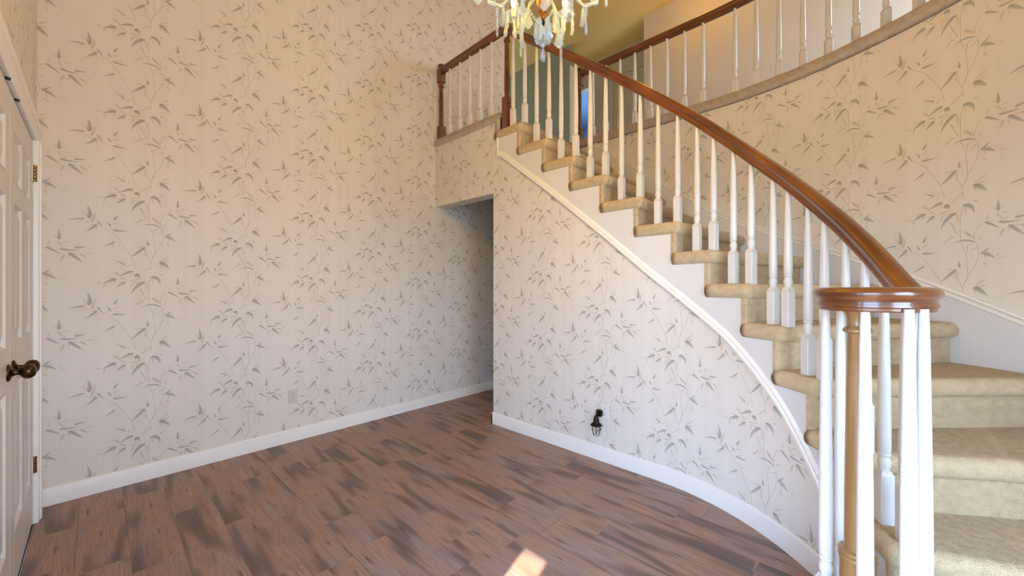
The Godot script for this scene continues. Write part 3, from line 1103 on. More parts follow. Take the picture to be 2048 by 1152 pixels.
# ---------------------------------------------------------------- closet
func build_closet() -> void:
	for k in 2:
		var tc := 2.866 if k == 0 else 2.098
		var d := base("door_1" if k == 0 else "door_2", V(WEST, 0, tc))
		tag(d, ["white six-panel closet door with hinges, next to the tall papered wall", "white six-panel closet door nearest the left edge of the photo"][k], "door", "", "structure")
		var w := 0.762
		var xs := [[-w / 2, -0.267], [-0.045, 0.045], [0.267, w / 2]]
		var mb := MB.new()
		for q in xs: box(mb, Vector3(-0.035, 0.012, q[0]), Vector3(0, 2.028, q[1]), 0.0015)
		var rails := [[0.012, 0.245], [0.855, 1.025], [1.60, 1.69], [1.90, 2.028]]
		for c in [[-0.267, -0.045], [0.045, 0.267]]:
			for r in rails: box(mb, Vector3(-0.035, r[0], c[0]), Vector3(0, r[1], c[1]), 0.0)
		put("frame", mb.mesh(), M.door, d)
		for c in [-0.156, 0.156]:
			for r in [[0.245, 0.855], [1.025, 1.60], [1.69, 1.90]]:
				put("panel", raised_panel(0.222, r[1] - r[0], 0.012), M.door, d).transform = Transform3D(Basis(Vector3.UP, PI / 2), Vector3(0, (r[0] + r[1]) / 2, c))
				put("panel_back", boxed(Vector3(-0.034, r[0], c - 0.111), Vector3(-0.02, r[1], c + 0.111), 0.0), M.door, d)
		# knob by the meeting stile
		mb = MB.new()
		var kz := (w / 2 - 0.062) if k == 0 else -(w / 2 - 0.062)
		lathe(mb, [Vector2(0.0, -0.001), Vector2(0.033, 0.0), Vector2(0.033, 0.004), Vector2(0.029, 0.008), Vector2(0.017, 0.011), Vector2(0.012, 0.016), Vector2(0.0105, 0.026), Vector2(0.013, 0.031), Vector2(0.021, 0.035), Vector2(0.0275, 0.043), Vector2(0.029, 0.052), Vector2(0.0265, 0.061), Vector2(0.019, 0.068), Vector2(0.009, 0.0715), Vector2(0.0, 0.072)], Vector3.ZERO, 24, Basis(Vector3(0, 0, 1), -PI / 2))
		put("knob", mb.mesh(), M.old_brass, d).position = Vector3(0, 0.925, kz)
		# ball catch at the top
		mb = MB.new()
		lathe(mb, [Vector2(0.0, -0.02), Vector2(0.008, -0.02), Vector2(0.008, 0.0), Vector2(0.0, 0.002)], Vector3.ZERO, 10)
		put("ball_catch", mb.mesh(), M.black, d).position = Vector3(0.006, 2.046, kz * 0.82)
		if k == 0:
			for y in [0.315, 1.857]:
				mb = MB.new()
				for j in 5:
					lathe(mb, [Vector2(0.0, 0.0), Vector2(0.0065, 0.0), Vector2(0.0085, 0.0015), Vector2(0.0085, 0.0145), Vector2(0.0065, 0.016), Vector2(0.0, 0.017)], Vector3(0.004, -0.044 + j * 0.0176, 0), 10)
				var hg := put("hinge", mb.mesh(), M.brass, d)
				hg.position = Vector3(0.004, y, -w / 2 - 0.004)
				put("hinge_leaf", boxed(Vector3(-0.004, -0.044, 0.0), Vector3(0.0, 0.044, 0.03), 0.0008), M.door, hg)
	# casing round both leaves
	var cs := base("trim_2", V(WEST, 0, 2.48))
	tag(cs, "white stepped casing round the closet doors", "trim", "", "structure")
	var mb := MB.new()
	var pr := [Vector2(0, 0), Vector2(0.012, 0), Vector2(0.016, 0.004), Vector2(0.017, 0.022), Vector2(0.020, 0.026), Vector2(0.022, 0.044), Vector2(0.027, 0.048), Vector2(0.030, 0.062), Vector2(0.030, 0.076), Vector2(0.0, 0.076)]
	sweep(mb, [Vector3(0, 2.034, 0.86), Vector3(0, 2.034, 0), Vector3(0, 2.034, -0.86)], pr, true, false)
	put("header", mb.mesh(), M.white, cs)
	for s in [-1.0, 1.0]:
		mb = MB.new()
		box(mb, Vector3(0, 0, minf(s * 0.775, s * 0.85)), Vector3(0.022, 2.034, maxf(s * 0.775, s * 0.85)), 0.003)
		box(mb, Vector3(0, 0, minf(s * 0.815, s * 0.85)), Vector3(0.029, 2.034, maxf(s * 0.815, s * 0.85)), 0.003)
		put("jamb_casing", mb.mesh(), M.white, cs)


# ---------------------------------------------------------------- entry
func build_entry() -> void:
	var mb := MB.new()
	var x0 := WEST - 0.14
	for q in [[-1.36, -0.47, 0.0, CEIL], [-0.47, 0.42, 2.05, CEIL], [0.42, 0.60, 0.0, CEIL], [0.60, 0.77, 0.0, 0.2], [0.60, 0.77, 1.98, CEIL], [0.77, 1.712, 0.0, CEIL], [1.712, 3.252, 2.036, CEIL], [3.252, WALL_T, 0.0, CEIL]]:
		room_box(mb, x0, WEST, q[2], q[3], q[0], q[1])
	room_box(mb, WEST - 0.75, WEST - 0.7, 0, 2.3, 1.6, WALL_T)
	room_box(mb, WEST - 0.7, x0, 0, 2.3, 1.6, 1.65)
	room_box(mb, WEST - 0.7, x0, 2.25, 2.3, 1.65, WALL_T)
	tag(put("wall_west", mb.mesh(), M.paper), "papered wall over the closet doors and round the entry", "wall", "", "structure")
	mb = MB.new()
	for q in [[-0.545, -0.47, 0.0, 2.12], [0.42, 0.495, 0.0, 2.12], [-0.47, 0.42, 2.05, 2.12]]:
		box(mb, Vector3(WEST, q[2], -q[1]), Vector3(WEST + 0.018, q[3], -q[0]), 0.003)
	tag(put("trim_3", mb.mesh(), M.white), "white casing round the open entry doorway beside the camera", "trim", "", "structure")
	tag(put("window_3", boxed(Vector3(WEST - 0.08, 0.2, -0.77), Vector3(WEST - 0.074, 1.98, -0.60), 0.0), M.pane), "narrow clear sidelight pane beside the entry doorway", "window", "", "structure")
	mb = MB.new()
	room_box(mb, -2.6, x0, -0.14, -0.02, -1.6, 1.8)
	tag(put("porch", mb.mesh(), M.porch), "pale concrete porch slab outside the entry doorway", "porch", "", "structure")
	mb = MB.new()
	room_box(mb, -40.0, -2.6, -0.3, -0.18, -30.0, 30.0)
	tag(put("ground", mb.mesh(), M.lawn), "lawn outside in front of the house", "ground", "", "structure")


# ---------------------------------------------------------------- stairs
const STEP_S := [0.0, -1.63, -1.393, -1.173, -0.953, -0.764, -0.576, -0.352, -0.135, 0.12, 0.381, 0.648, 0.915, 1.189, 1.46]
const STEP_TOP := [0.0, 0.21, 0.42, 0.635, 0.855, 1.068, 1.275, 1.476, 1.672, 1.87, 2.072, 2.272, 2.475, 2.685, 2.85]


func step_s(k: int) -> float: return STEP_S[k]
func step_top(k: int) -> float: return STEP_TOP[k]


# where the front of the tread lies at distance r from the inner face: constant overhang
func front_s(k: int, r: float, over: float) -> float:
	var s := step_s(k)
	return s - over * (1.0 if s >= 0.0 else RI / (RI + maxf(r, -0.2)))


func tread_outline(k: int, e: float) -> Array:
	var out := []
	var ri := -0.036 + e
	var over := 0.036 - e
	var cr := 0.03            # rounded front corner
	var sb := step_s(k + 1) + 0.02
	var n := 6
	var s_corner := front_s(k, ri, over)
	var ks := RI / (RI + ri) if s_corner < 0.0 else 1.0
	for i in n + 1:
		out.append(sp(lerpf(sb, s_corner + cr * ks, float(i) / n), ri))
	for i in range(1, 4):
		var a := PI / 2 * i / 4.0
		out.append(sp(s_corner + cr * ks * (1.0 - sin(a)), ri + cr * (1.0 - cos(a))))
	for i in 9:
		var r := lerpf(ri + cr, W + 0.004, i / 8.0)
		out.append(sp(front_s(k, r, over), r))
	for i in n + 1:
		out.append(sp(lerpf(front_s(k, W, over), sb, float(i) / n), W + 0.004))
	return out


# the lowest step swings out round the post with a bull nose
func first_outline(e: float) -> Array:
	var out := []
	var c := NEWEL
	var rr := 0.27 - e
	out.append(sp(-1.36, -0.036 + e))
	out.append(sp(-1.42, -0.036 + e))
	for i in 15:
		var a := deg_to_rad(lerpf(62.0, 262.0, i / 14.0))
		out.append(c + Vector2(cos(a), sin(a)) * rr)
	for i in 8:
		var r := lerpf(0.16, W, i / 7.0)
		out.append(sp(-1.63 - (0.036 - e) * RI / (RI + r) - 0.02 * (1.0 - r / W), r))
	out.append(sp(-1.36, W))
	return out


func slab(mb: MB, outline: Callable, top: float, thick: float) -> void:
	var rings := []
	var rho := thick / 2.0
	for i in 9:
		var a := PI / 2 - PI * i / 8.0
		var q: Array = outline.call(rho * (1.0 - cos(a)))
		rings.append([q, top - rho + rho * sin(a), a])
	var m: int = rings[0][0].size()
	# outward directions per outline point
	var cen := Vector2.ZERO
	for q in rings[4][0]: cen += q / m
	var o2 := []
	for i in m:
		var p0: Vector2 = rings[4][0][(i - 1 + m) % m]
		var p1: Vector2 = rings[4][0][(i + 1) % m]
		var d := (p1 - p0).normalized()
		var nn := Vector2(d.y, -d.x)
		if nn.dot(rings[4][0][i] - cen) < 0.0: nn = -nn
		o2.append(nn)
	for i in 8:
		for j in m:
			var j2 := (j + 1) % m
			var pts := []
			var ns := []
			for c in [[i, j], [i, j2], [i + 1, j2], [i + 1, j]]:
				var q: Vector2 = rings[c[0]][0][c[1]]
				pts.append(V(q.x, rings[c[0]][1], q.y))
				var nn: Vector2 = o2[c[1]]
				var a: float = rings[c[0]][2]
				ns.append((V(nn.x, 0, nn.y) * cos(a) + Vector3.UP * sin(a)).normalized())
			mb.smooth_quad(pts[0], pts[1], pts[2], pts[3], ns[0], ns[1], ns[2], ns[3])
	for e in [0, 8]:
		var poly := PackedVector2Array(rings[e][0])
		var idx := Geometry2D.triangulate_polygon(poly)
		var nn := Vector3.UP if e == 0 else Vector3.DOWN
		for j in range(0, idx.size(), 3):
			mb.tri(V(poly[idx[j]].x, rings[e][1], poly[idx[j]].y), V(poly[idx[j + 1]].x, rings[e][1], poly[idx[j + 1]].y), V(poly[idx[j + 2]].x, rings[e][1], poly[idx[j + 2]].y), nn, nn, nn)


const MOULD := [-1.45, 0.03, -1.25, 0.12, -1.1, 0.262, -0.998, 0.387, -0.875, 0.538, -0.763, 0.672, -0.59, 0.833, -0.441, 0.966, -0.262, 1.093, 0.037, 1.321, 0.409, 1.636, 0.864, 2.008, 1.438, 2.448]
const SKIRT := [-1.86, 0.33, -1.5, 0.56, -1.2, 0.81, -0.908, 1.071, -0.743, 1.216, -0.49, 1.444, -0.434, 1.488, -0.373, 1.54, -0.311, 1.593, -0.246, 1.649, -0.169, 1.716, -0.101, 1.782, -0.026, 1.873, 0.084, 1.977, 0.504, 2.276, 0.811, 2.518, 1.1, 2.735]
const NEWEL := Vector2(1.53, 0.04)


func build_stairs() -> void:
	var st := base("staircase", V(CX + RI, 0, CT))
	tag(st, "curved staircase with beige carpeted steps and white side board, rising to the landing", "staircase")
	var inv := Transform3D(Basis.IDENTITY, -st.position)
	for k in range(1, 14):
		var step := base("step", Vector3.ZERO, st)
		step.transform = inv
		var mb := MB.new()
		if k == 1:
			slab(mb, first_outline, step_top(k), 0.084)
		else:
			slab(mb, func(e): return tread_outline(k, e), step_top(k), 0.084)
		put("tread", mb.mesh(), M.carpet, step)
		# riser, its inner end rounded and wrapped
		mb = MB.new()
		var y0 := step_top(k - 1) - 0.03 if k > 1 else 0.0
		var y1 := step_top(k) - 0.05
		if k == 1:
			var q := first_outline(0.05)
			q = q.slice(2)
			var pts := []
			for p in q: pts.append(V(p.x, 0, p.y))
			for i in pts.size() - 1:
				var d: Vector3 = pts[i + 1] - pts[i]
				var nn := Vector3(d.z, 0, -d.x)
				if nn.dot(pts[i] - V(2.0, 0, -0.2)) < 0.0: nn = -nn
				mb.quad(pts[i], pts[i + 1], pts[i + 1] + Vector3.UP * y1, pts[i] + Vector3.UP * y1, nn, Vector2.ZERO, Vector2.ZERO, Vector2.ZERO, Vector2.ZERO)
		else:
			# plan outline: round inner end, then straight to the wall
			var outl := [[0.03, -0.016], [0.014, -0.016], [0.006, -0.013], [0.0015, -0.006], [0.0, 0.004]]
			for i in range(1, 7): outl.append([0.0, lerpf(0.004, W + 0.004, i / 6.0)])
			for i in outl.size() - 1:
				var pp := []
				for j in [i, i + 1]:
					var r: float = outl[j][1]
					var s := step_s(k) + float(outl[j][0]) * (1.0 if step_s(k) >= 0.0 else RI / (RI + r))
					pp.append(sp(s, r))
				var d: Vector2 = pp[1] - pp[0]
				var nn := Vector2(d.y, -d.x)
				var o3 := V(nn.x, 0, nn.y)
				# outwards is down the stair and into the room
				var down: Vector2 = sp(step_s(k) - 0.3, -0.2) - pp[0]
				if o3.dot(V(down.x, 0, down.y)) < 0.0: o3 = -o3
				mb.quad(V(pp[0].x, y0, pp[0].y), V(pp[1].x, y0, pp[1].y), V(pp[1].x, y1, pp[1].y), V(pp[0].x, y1, pp[0].y), o3)
		put("riser", mb.mesh(), M.carpet, step)
	# last riser up to the landing
	var mb := MB.new()
	box(mb, Vector3(2.5, 2.66, -2.52), Vector3(3.56, 2.82, -2.49), 0.004)
	put("top_riser", mb.mesh(), M.carpet, st).transform = inv
	# white side board between the steps and its moulding
	mb = MB.new()
	var near := []
	var far := []
	var y0 := []
	var y1 := []
	var edges := [1.47]
	for k in range(13, 0, -1): edges.append(step_s(k) + 0.012)
	for i in edges.size() - 1:
		var k := 13 - i
		if k < 1: break
		var n := maxi(2, int(absf(edges[i] - edges[i + 1]) / 0.03))
		for j in n + 1:
			var s := lerpf(edges[i], edges[i + 1], float(j) / n)
			var lo := table(MOULD, s) + 0.01
			var hi := step_top(k) - 0.06
			if hi < lo: continue
			near.append(sp(s, -0.012))
			far.append(sp(s, 0.002))
			y0.append(lo)
			y1.append(hi)
	curtain(mb, near, far, y0, y1, y0)
	put("side_board", mb.mesh(), M.side, st).transform = inv
	mb = MB.new()
	var pr := [Vector2(0, 0), Vector2(0.018, 0), Vector2(0.024, 0.006), Vector2(0.024, 0.018), Vector2(0.019, 0.022), Vector2(0.021, 0.034), Vector2(0.015, 0.043), Vector2(0.012, 0.05), Vector2(0, 0.05)]
	var path := []
	for i in 90:
		var s := lerpf(1.447, -1.43, i / 89.0)
		path.append(SV(s, -0.001, table(MOULD, s)))
	path = eased(path, 2)
	sweep(mb, path, pr)
	box(mb, Vector3(2.5 - 0.022, 2.44, -2.52), Vector3(2.5, 2.62, -2.495), 0.004)
	put("moulding", mb.mesh(), M.white, st).transform = inv
	# white skirting up the outer wall, with its cap
	mb = MB.new()
	near = []
	far = []
	y0 = []
	y1 = []
	for i in 121:
		var s := lerpf(1.12, -1.86, i / 120.0)
		near.append(sp(s, W - 0.016))
		far.append(sp(s, W + 0.002))
		var lo := 0.0
		for k in range(1, 14):
			if step_s(k) <= s + 0.06: lo = step_top(k) - 0.1
		y0.append(maxf(0.0, lo - 0.2))
		y1.append(table(SKIRT, s) + 0.005)
	curtain(mb, near, far, y0, y1, y0)
	put("wall_skirting", mb.mesh(), M.side, st).transform = inv
	mb = MB.new()
	path = []
	for i in 100:
		var s := lerpf(1.11, -1.86, i / 99.0)
		path.append(SV(s, W + 0.001, table(SKIRT, s)))
	path = eased(path, 2)
	pr = [Vector2(0, 0), Vector2(0.016, 0), Vector2(0.022, 0.005), Vector2(0.022, 0.018), Vector2(0.018, 0.021), Vector2(0.024, 0.026), Vector2(0.026, 0.034), Vector2(0.02, 0.04), Vector2(0, 0.04)]
	sweep(mb, path, pr)
	put("skirting_cap", mb.mesh(), M.white, st).transform = inv


func eased(path: Array, times: int) -> Array:
	for n in times:
		var out := path.duplicate()
		for i in range(1, path.size() - 1):
			out[i].y = (path[i - 1].y + path[i].y * 2.0 + path[i + 1].y) / 4.0
		path = out
	return path


# ---------------------------------------------------------------- railings
# rail section, centred across, its underside at v = 0
func rail_profile() -> Array:
	return [Vector2(-0.019, 0), Vector2(0.019, 0), Vector2(0.022, 0.003), Vector2(0.022, 0.010), Vector2(0.0265, 0.013), Vector2(0.0265, 0.018), Vector2(0.0235, 0.024), Vector2(0.0245, 0.031), Vector2(0.030, 0.038), Vector2(0.0335, 0.044), Vector2(0.034, 0.050), Vector2(0.0315, 0.057), Vector2(0.025, 0.063), Vector2(0.013, 0.0665), Vector2(0, 0.0675),
		Vector2(-0.013, 0.0665), Vector2(-0.025, 0.063), Vector2(-0.0315, 0.057), Vector2(-0.034, 0.050), Vector2(-0.0335, 0.044), Vector2(-0.030, 0.038), Vector2(-0.0245, 0.031), Vector2(-0.0235, 0.024), Vector2(-0.0265, 0.018), Vector2(-0.0265, 0.013), Vector2(-0.022, 0.010), Vector2(-0.022, 0.003)]


var baluster_meshes := {}


# turned white baluster: square foot, ring, ball, long plain taper. block: height of the square foot, h: whole height
func baluster(parent: Node, at: Vector3, h: float, block: float, turn: float) -> void:
	var key := "%.2f %.3f" % [h, block]
	if not baluster_meshes.has(key):
		var mb := MB.new()
		var a := 0.0205
		# square foot with its lamb's tongue
		box(mb, Vector3(-a, -0.004, -a), Vector3(a, block - 0.012, a), 0.002)
		for c in 4:
			var b := Basis(Vector3.UP, PI / 2 * c)
			mb.quad(b * Vector3(-a, block - 0.012, a), b * Vector3(a, block - 0.012, a), b * Vector3(a * 0.62, block + 0.006, a * 0.62), b * Vector3(-a * 0.62, block + 0.006, a * 0.62), b * Vector3(0, 0.4, 1))
		var pr := []
		for q in [[0.0165, -0.004], [0.0150, 0.006], [0.0145, 0.012], [0.0175, 0.02], [0.0195, 0.029], [0.0190, 0.038], [0.0165, 0.047], [0.0150, 0.053], [0.0152, 0.056], [0.0178, 0.058], [0.0188, 0.062], [0.0178, 0.066], [0.0160, 0.0675], [0.0172, 0.069], [0.0186, 0.073], [0.0190, 0.10]]:
			pr.append(Vector2(q[0], block + q[1]))
		pr.append(Vector2(0.0188, block + 0.16))
		pr.append(Vector2(0.0175, lerpf(block + 0.16, h, 0.3)))
		pr.append(Vector2(0.0125, lerpf(block + 0.16, h, 0.85)))
		pr.append(Vector2(0.0100, h))
		lathe(mb, pr, Vector3.ZERO, 14)
		baluster_meshes[key] = mb.mesh()
	var o := put("baluster", baluster_meshes[key], M.baluster, parent)
	o.position = at - parent.position
	o.rotation.y = turn


const RAIL := [-1.43, 1.187, -1.39, 1.2, -1.301, 1.276, -1.215, 1.351, -1.114, 1.436, -1.02, 1.521, -0.919, 1.608, -0.82, 1.699, -0.715, 1.795, -0.593, 1.905, -0.476, 2.017, -0.359, 2.13, -0.248, 2.24, -0.109, 2.362, 0.017, 2.472, 0.132, 2.57, 0.265, 2.68, 0.408, 2.796, 0.533, 2.895, 0.666, 2.998, 0.789, 3.094, 1.051, 3.29, 1.166, 3.377, 1.32, 3.492, 1.385, 3.545]
const RR := 0.032       # the railing stands this far in from the inner face


func build_railings() -> void:
	# ---- stair railing
	var rl := base("stair_railing", V(NEWEL.x, step_top(1), NEWEL.y))
	tag(rl, "stair railing with a glossy brown handrail curling into a volute over white balusters", "railing")
	var inv := Transform3D(Basis.IDENTITY, -rl.position)
	var path := []
	var n := 90
	for i in n:
		var s := lerpf(1.385, -1.385, i / (n - 1.0))
		path.append(SV(s * RI / (RI + RR) if s < 0.0 else s, RR, table(RAIL, s)))
	# level curl round the post
	var vc := NEWEL + Vector2(0.015, -0.02)
	var last: Vector3 = path[path.size() - 1]
	var y := 1.185
	var p0 := Vector2(last.x, -last.z)
	var d0 := (p0 - Vector2(path[path.size() - 2].x, -path[path.size() - 2].z)).normalized()
	var p1 := vc + Vector2(0, -0.12)
	for i in range(1, 18):
		var f := i / 17.0
		var q := p0.bezier_interpolate(p0 + d0 * 0.09, p1 + Vector2(0.09, 0), p1, f)
		path.append(V(q.x, y, q.y))
	for i in range(1, 50):
		var f := i / 49.0
		var q := vc + Vector2.from_angle(-PI / 2 - f * deg_to_rad(290.0)) * lerpf(0.12, 0.075, f)
		path.append(V(q.x, y, q.y))
	path = eased(path, 5)
	var mb := MB.new()
	sweep(mb, path, rail_profile())
	var hr := put("handrail", mb.mesh(), M.rail, rl)
	hr.transform = inv
	mb = MB.new()
	lathe(mb, [Vector2(0.0, 0.0), Vector2(0.052, 0.0), Vector2(0.055, 0.004), Vector2(0.056, 0.012), Vector2(0.05, 0.022), Vector2(0.054, 0.034), Vector2(0.058, 0.046), Vector2(0.053, 0.058), Vector2(0.035, 0.066), Vector2(0.0, 0.068)], V(NEWEL.x, y, NEWEL.y), 24)
	put("volute_eye", mb.mesh(), M.rail, rl).transform = inv
	# newel post
	mb = MB.new()
	lathe(mb, [Vector2(0.045, -0.004), Vector2(0.045, 0.01), Vector2(0.0425, 0.015), Vector2(0.043, 0.24), Vector2(0.0445, 0.243), Vector2(0.046, 0.248), Vector2(0.0445, 0.254), Vector2(0.042, 0.256), Vector2(0.0455, 0.259), Vector2(0.046, 0.265), Vector2(0.043, 0.27), Vector2(0.033, 0.273), Vector2(0.031, 0.28), Vector2(0.0305, 0.42), Vector2(0.0265, 0.75), Vector2(0.0245, 0.905), Vector2(0.026, 0.907), Vector2(0.0335, 0.911), Vector2(0.0345, 0.917), Vector2(0.031, 0.922), Vector2(0.028, 0.924), Vector2(0.0245, 0.93), Vector2(0.025, 0.95), Vector2(0.03, 0.966), Vector2(0.036, 0.973), Vector2(0.0365, 0.98)], Vector3.ZERO, 24)
	put("newel_post", mb.mesh(), M.newel, rl)
	# balusters on the steps: [step, straight run t or angle]
	var spots := [[13, 1.31], [13, 1.17], [12, 1.038], [12, 0.907], [11, 0.785], [11, 0.645], [10, 0.517], [10, 0.388], [9, 0.262], [9, 0.124], [8, 0.0], [8, -6.0], [7, -11.8], [7, -16.6], [6, -22.2], [6, -27.1], [5, -33.0], [5, -36.9], [4, -42.0], [4, -46.0], [3, -51.2], [3, -55.8], [2, -60.4], [2, -65.6]]
	for q in spots:
		var k: int = q[0]
		var straight: bool = k > 8 or q[1] == 0.0
		var s: float = q[1] if straight else deg_to_rad(q[1]) * RI
		var sr: float = q[1] if straight else deg_to_rad(q[1]) * (RI + RR)
		var at := SV(s, RR, step_top(k) - 0.002)
		baluster(rl, at, table(RAIL, sr) - at.y + 0.012, 0.165 if k > 6 else 0.182, -(0.0 if straight else deg_to_rad(-q[1])))
	# balusters under the volute
	for q in [[1.60, 0.118, 0.115], [1.66, 0.085, 0.15], [1.432, 0.022, 0.125], [1.432, -0.062, 0.125], [1.465, -0.09, 0.125], [1.60, -0.085, 0.16]]:
		baluster(rl, V(q[0], step_top(1) - 0.002, q[1]), 1.185 - step_top(1) + 0.012, q[2], 0.6)
	# ---- landing railing
	var ll := base("landing_railing", V(2.55, UP_FLOOR, 3.44))
	tag(ll, "short railing across the landing edge, from the tall papered wall to the corner post", "railing")
	square_post(ll, V(2.55, UP_FLOOR - 0.003, 3.44), 0.8, true)
	square_post(ll, V(2.535, step_top(13) - 0.003, 2.437), 0.885, false)
	mb = MB.new()
	sweep(mb, [V(2.55, 3.565, 3.415), V(2.545, 3.57, 3.0), V(2.54, 3.573, 2.6), V(2.535, 3.573, 2.44), V(2.535, 3.573, 2.405)], rail_profile())
	put("handrail", mb.mesh(), M.rail, ll).transform = Transform3D(Basis.IDENTITY, -ll.position)
	for t in [3.288, 3.122, 2.966, 2.812, 2.655]:
		baluster(ll, V(2.548, UP_FLOOR - 0.003, t), 3.565 - UP_FLOOR + 0.014, 0.145, 0.0)
	# ---- gallery railing
	var gr := W + 0.065
	var gl := base("gallery_railing", SV(1.29, gr, UP_FLOOR))
	tag(gl, "long curved gallery railing at upper right with brown handrail and white balusters", "railing")
	square_post(gl, SV(1.335, gr, UP_FLOOR - 0.003), 0.8, true)
	mb = MB.new()
	path = []
	for i in 90:
		path.append(SV(lerpf(1.31, -1.86, i / 89.0), gr, 3.575))
	sweep(mb, path, rail_profile())
	put("handrail", mb.mesh(), M.rail, gl).transform = Transform3D(Basis.IDENTITY, -gl.position)
	var s := 1.165
	while s > -1.8:
		baluster(gl, SV(s, gr, UP_FLOOR - 0.003), 3.575 - UP_FLOOR + 0.014, 0.145, 0.0 if s > 0.0 else -s / RI)
		s -= 0.158 if s > 0.0 else 0.158 * RI / (RI + gr)


# brown half-size post: square foot and head, turned shaft, button or plain top
func square_post(parent: Node, at: Vector3, h: float, button: bool) -> void:
	var mb := MB.new()
	var a := 0.036
	var foot := 0.15 if button else 0.29
	box(mb, Vector3(-a, 0, -a), Vector3(a, foot, a), 0.004)
	var sh := []
	for q in [[0.034, 0.0], [0.026, 0.012], [0.024, 0.03]]: sh.append(Vector2(q[0], foot + q[1]))
	if button:
		sh.append_array([Vector2(0.0235, foot + 0.12), Vector2(0.021, h - 0.235), Vector2(0.021, h - 0.225), Vector2(0.029, h - 0.22), Vector2(0.029, h - 0.212), Vector2(0.022, h - 0.206), Vector2(0.022, h - 0.19), Vector2(0.033, h - 0.175)])
		box(mb, Vector3(-a, h - 0.178, -a), Vector3(a, h - 0.025, a), 0.006)
		lathe(mb, [Vector2(0.026, h - 0.026), Vector2(0.02, h - 0.018), Vector2(0.018, h - 0.008), Vector2(0.03, h), Vector2(0.036, h + 0.008), Vector2(0.033, h + 0.018), Vector2(0.018, h + 0.026), Vector2(0.0, h + 0.028)], Vector3.ZERO, 18)
	else:
		sh.append_array([Vector2(0.027, foot + 0.1), Vector2(0.0225, h - 0.1), Vector2(0.0225, h - 0.095), Vector2(0.031, h - 0.09), Vector2(0.031, h - 0.078), Vector2(0.023, h - 0.072), Vector2(0.024, h - 0.04), Vector2(0.036, h - 0.012), Vector2(0.036, h + 0.004)])
	lathe(mb, sh, Vector3.ZERO, 18)
	put("newel_post", mb.mesh(), M.post, parent).position = at - parent.position


# ---------------------------------------------------------------- chandelier
const CH := Vector3(1.31, 0, -1.045)


func drop_mesh(h: float, w: float) -> ArrayMesh:
	var mb := MB.new()
	var pr := []
	for q in [[0.0, -1.0], [0.55, -0.97], [0.9, -0.88], [1.0, -0.76], [0.88, -0.58], [0.6, -0.36], [0.36, -0.16], [0.2, -0.03], [0.0, 0.0]]:
		pr.append(Vector2(q[0] * w, q[1] * h))
	var mb2 := MB.new()
	lathe(mb2, pr, Vector3.ZERO, 8, Basis.from_scale(Vector3(1, 1, 0.6)))
	return mb2.mesh()


# flat cut plate with a wavy leaf outline, hung from its top
func leaf_plate(h: float, w: float) -> ArrayMesh:
	var poly := []
	var shape := [[0.12, 0.0], [0.32, -0.06], [0.28, -0.16], [0.5, -0.24], [0.42, -0.38], [0.66, -0.48], [0.62, -0.6], [0.95, -0.68], [0.78, -0.82], [0.5, -0.86], [0.28, -0.97], [0.0, -1.0]]
	for q in shape: poly.append(Vector2(q[0] * w, q[1] * h))
	for i in range(shape.size() - 2, -1, -1): poly.append(Vector2(-shape[i][0] * w, shape[i][1] * h))
	var mb := MB.new()
	# a ridged plate: centre line stands proud on both sides
	var m := poly.size()
	for s in [-1.0, 1.0]:
		for i in m:
			var a: Vector2 = poly[i]
			var b: Vector2 = poly[(i + 1) % m]
			var A := Vector3(a.x, a.y, s * 0.0012)
			var B := Vector3(b.x, b.y, s * 0.0012)
			var Am := Vector3(a.x * 0.3, lerpf(a.y, -h * 0.55, 0.25), s * 0.0055)
			var Bm := Vector3(b.x * 0.3, lerpf(b.y, -h * 0.55, 0.25), s * 0.0055)
			mb.quad(A, B, Bm, Am, Vector3(0, 0, s))
			mb.quad(Am, Bm, Vector3(0, -h * 0.55, s * 0.006), Vector3(0, -h * 0.55, s * 0.006), Vector3(0, 0, s))
	for i in m:
		var a: Vector2 = poly[i]
		var b: Vector2 = poly[(i + 1) % m]
		var d := b - a
		mb.quad(Vector3(a.x, a.y, -0.0012), Vector3(b.x, b.y, -0.0012), Vector3(b.x, b.y, 0.0012), Vector3(a.x, a.y, 0.0012), Vector3(d.y, -d.x, 0))
	return mb.mesh()


func bead_mesh(r: float) -> ArrayMesh:
	var mb := MB.new()
	ball(mb, Vector3.ZERO, r, 1.0, 6)
	return mb.mesh()


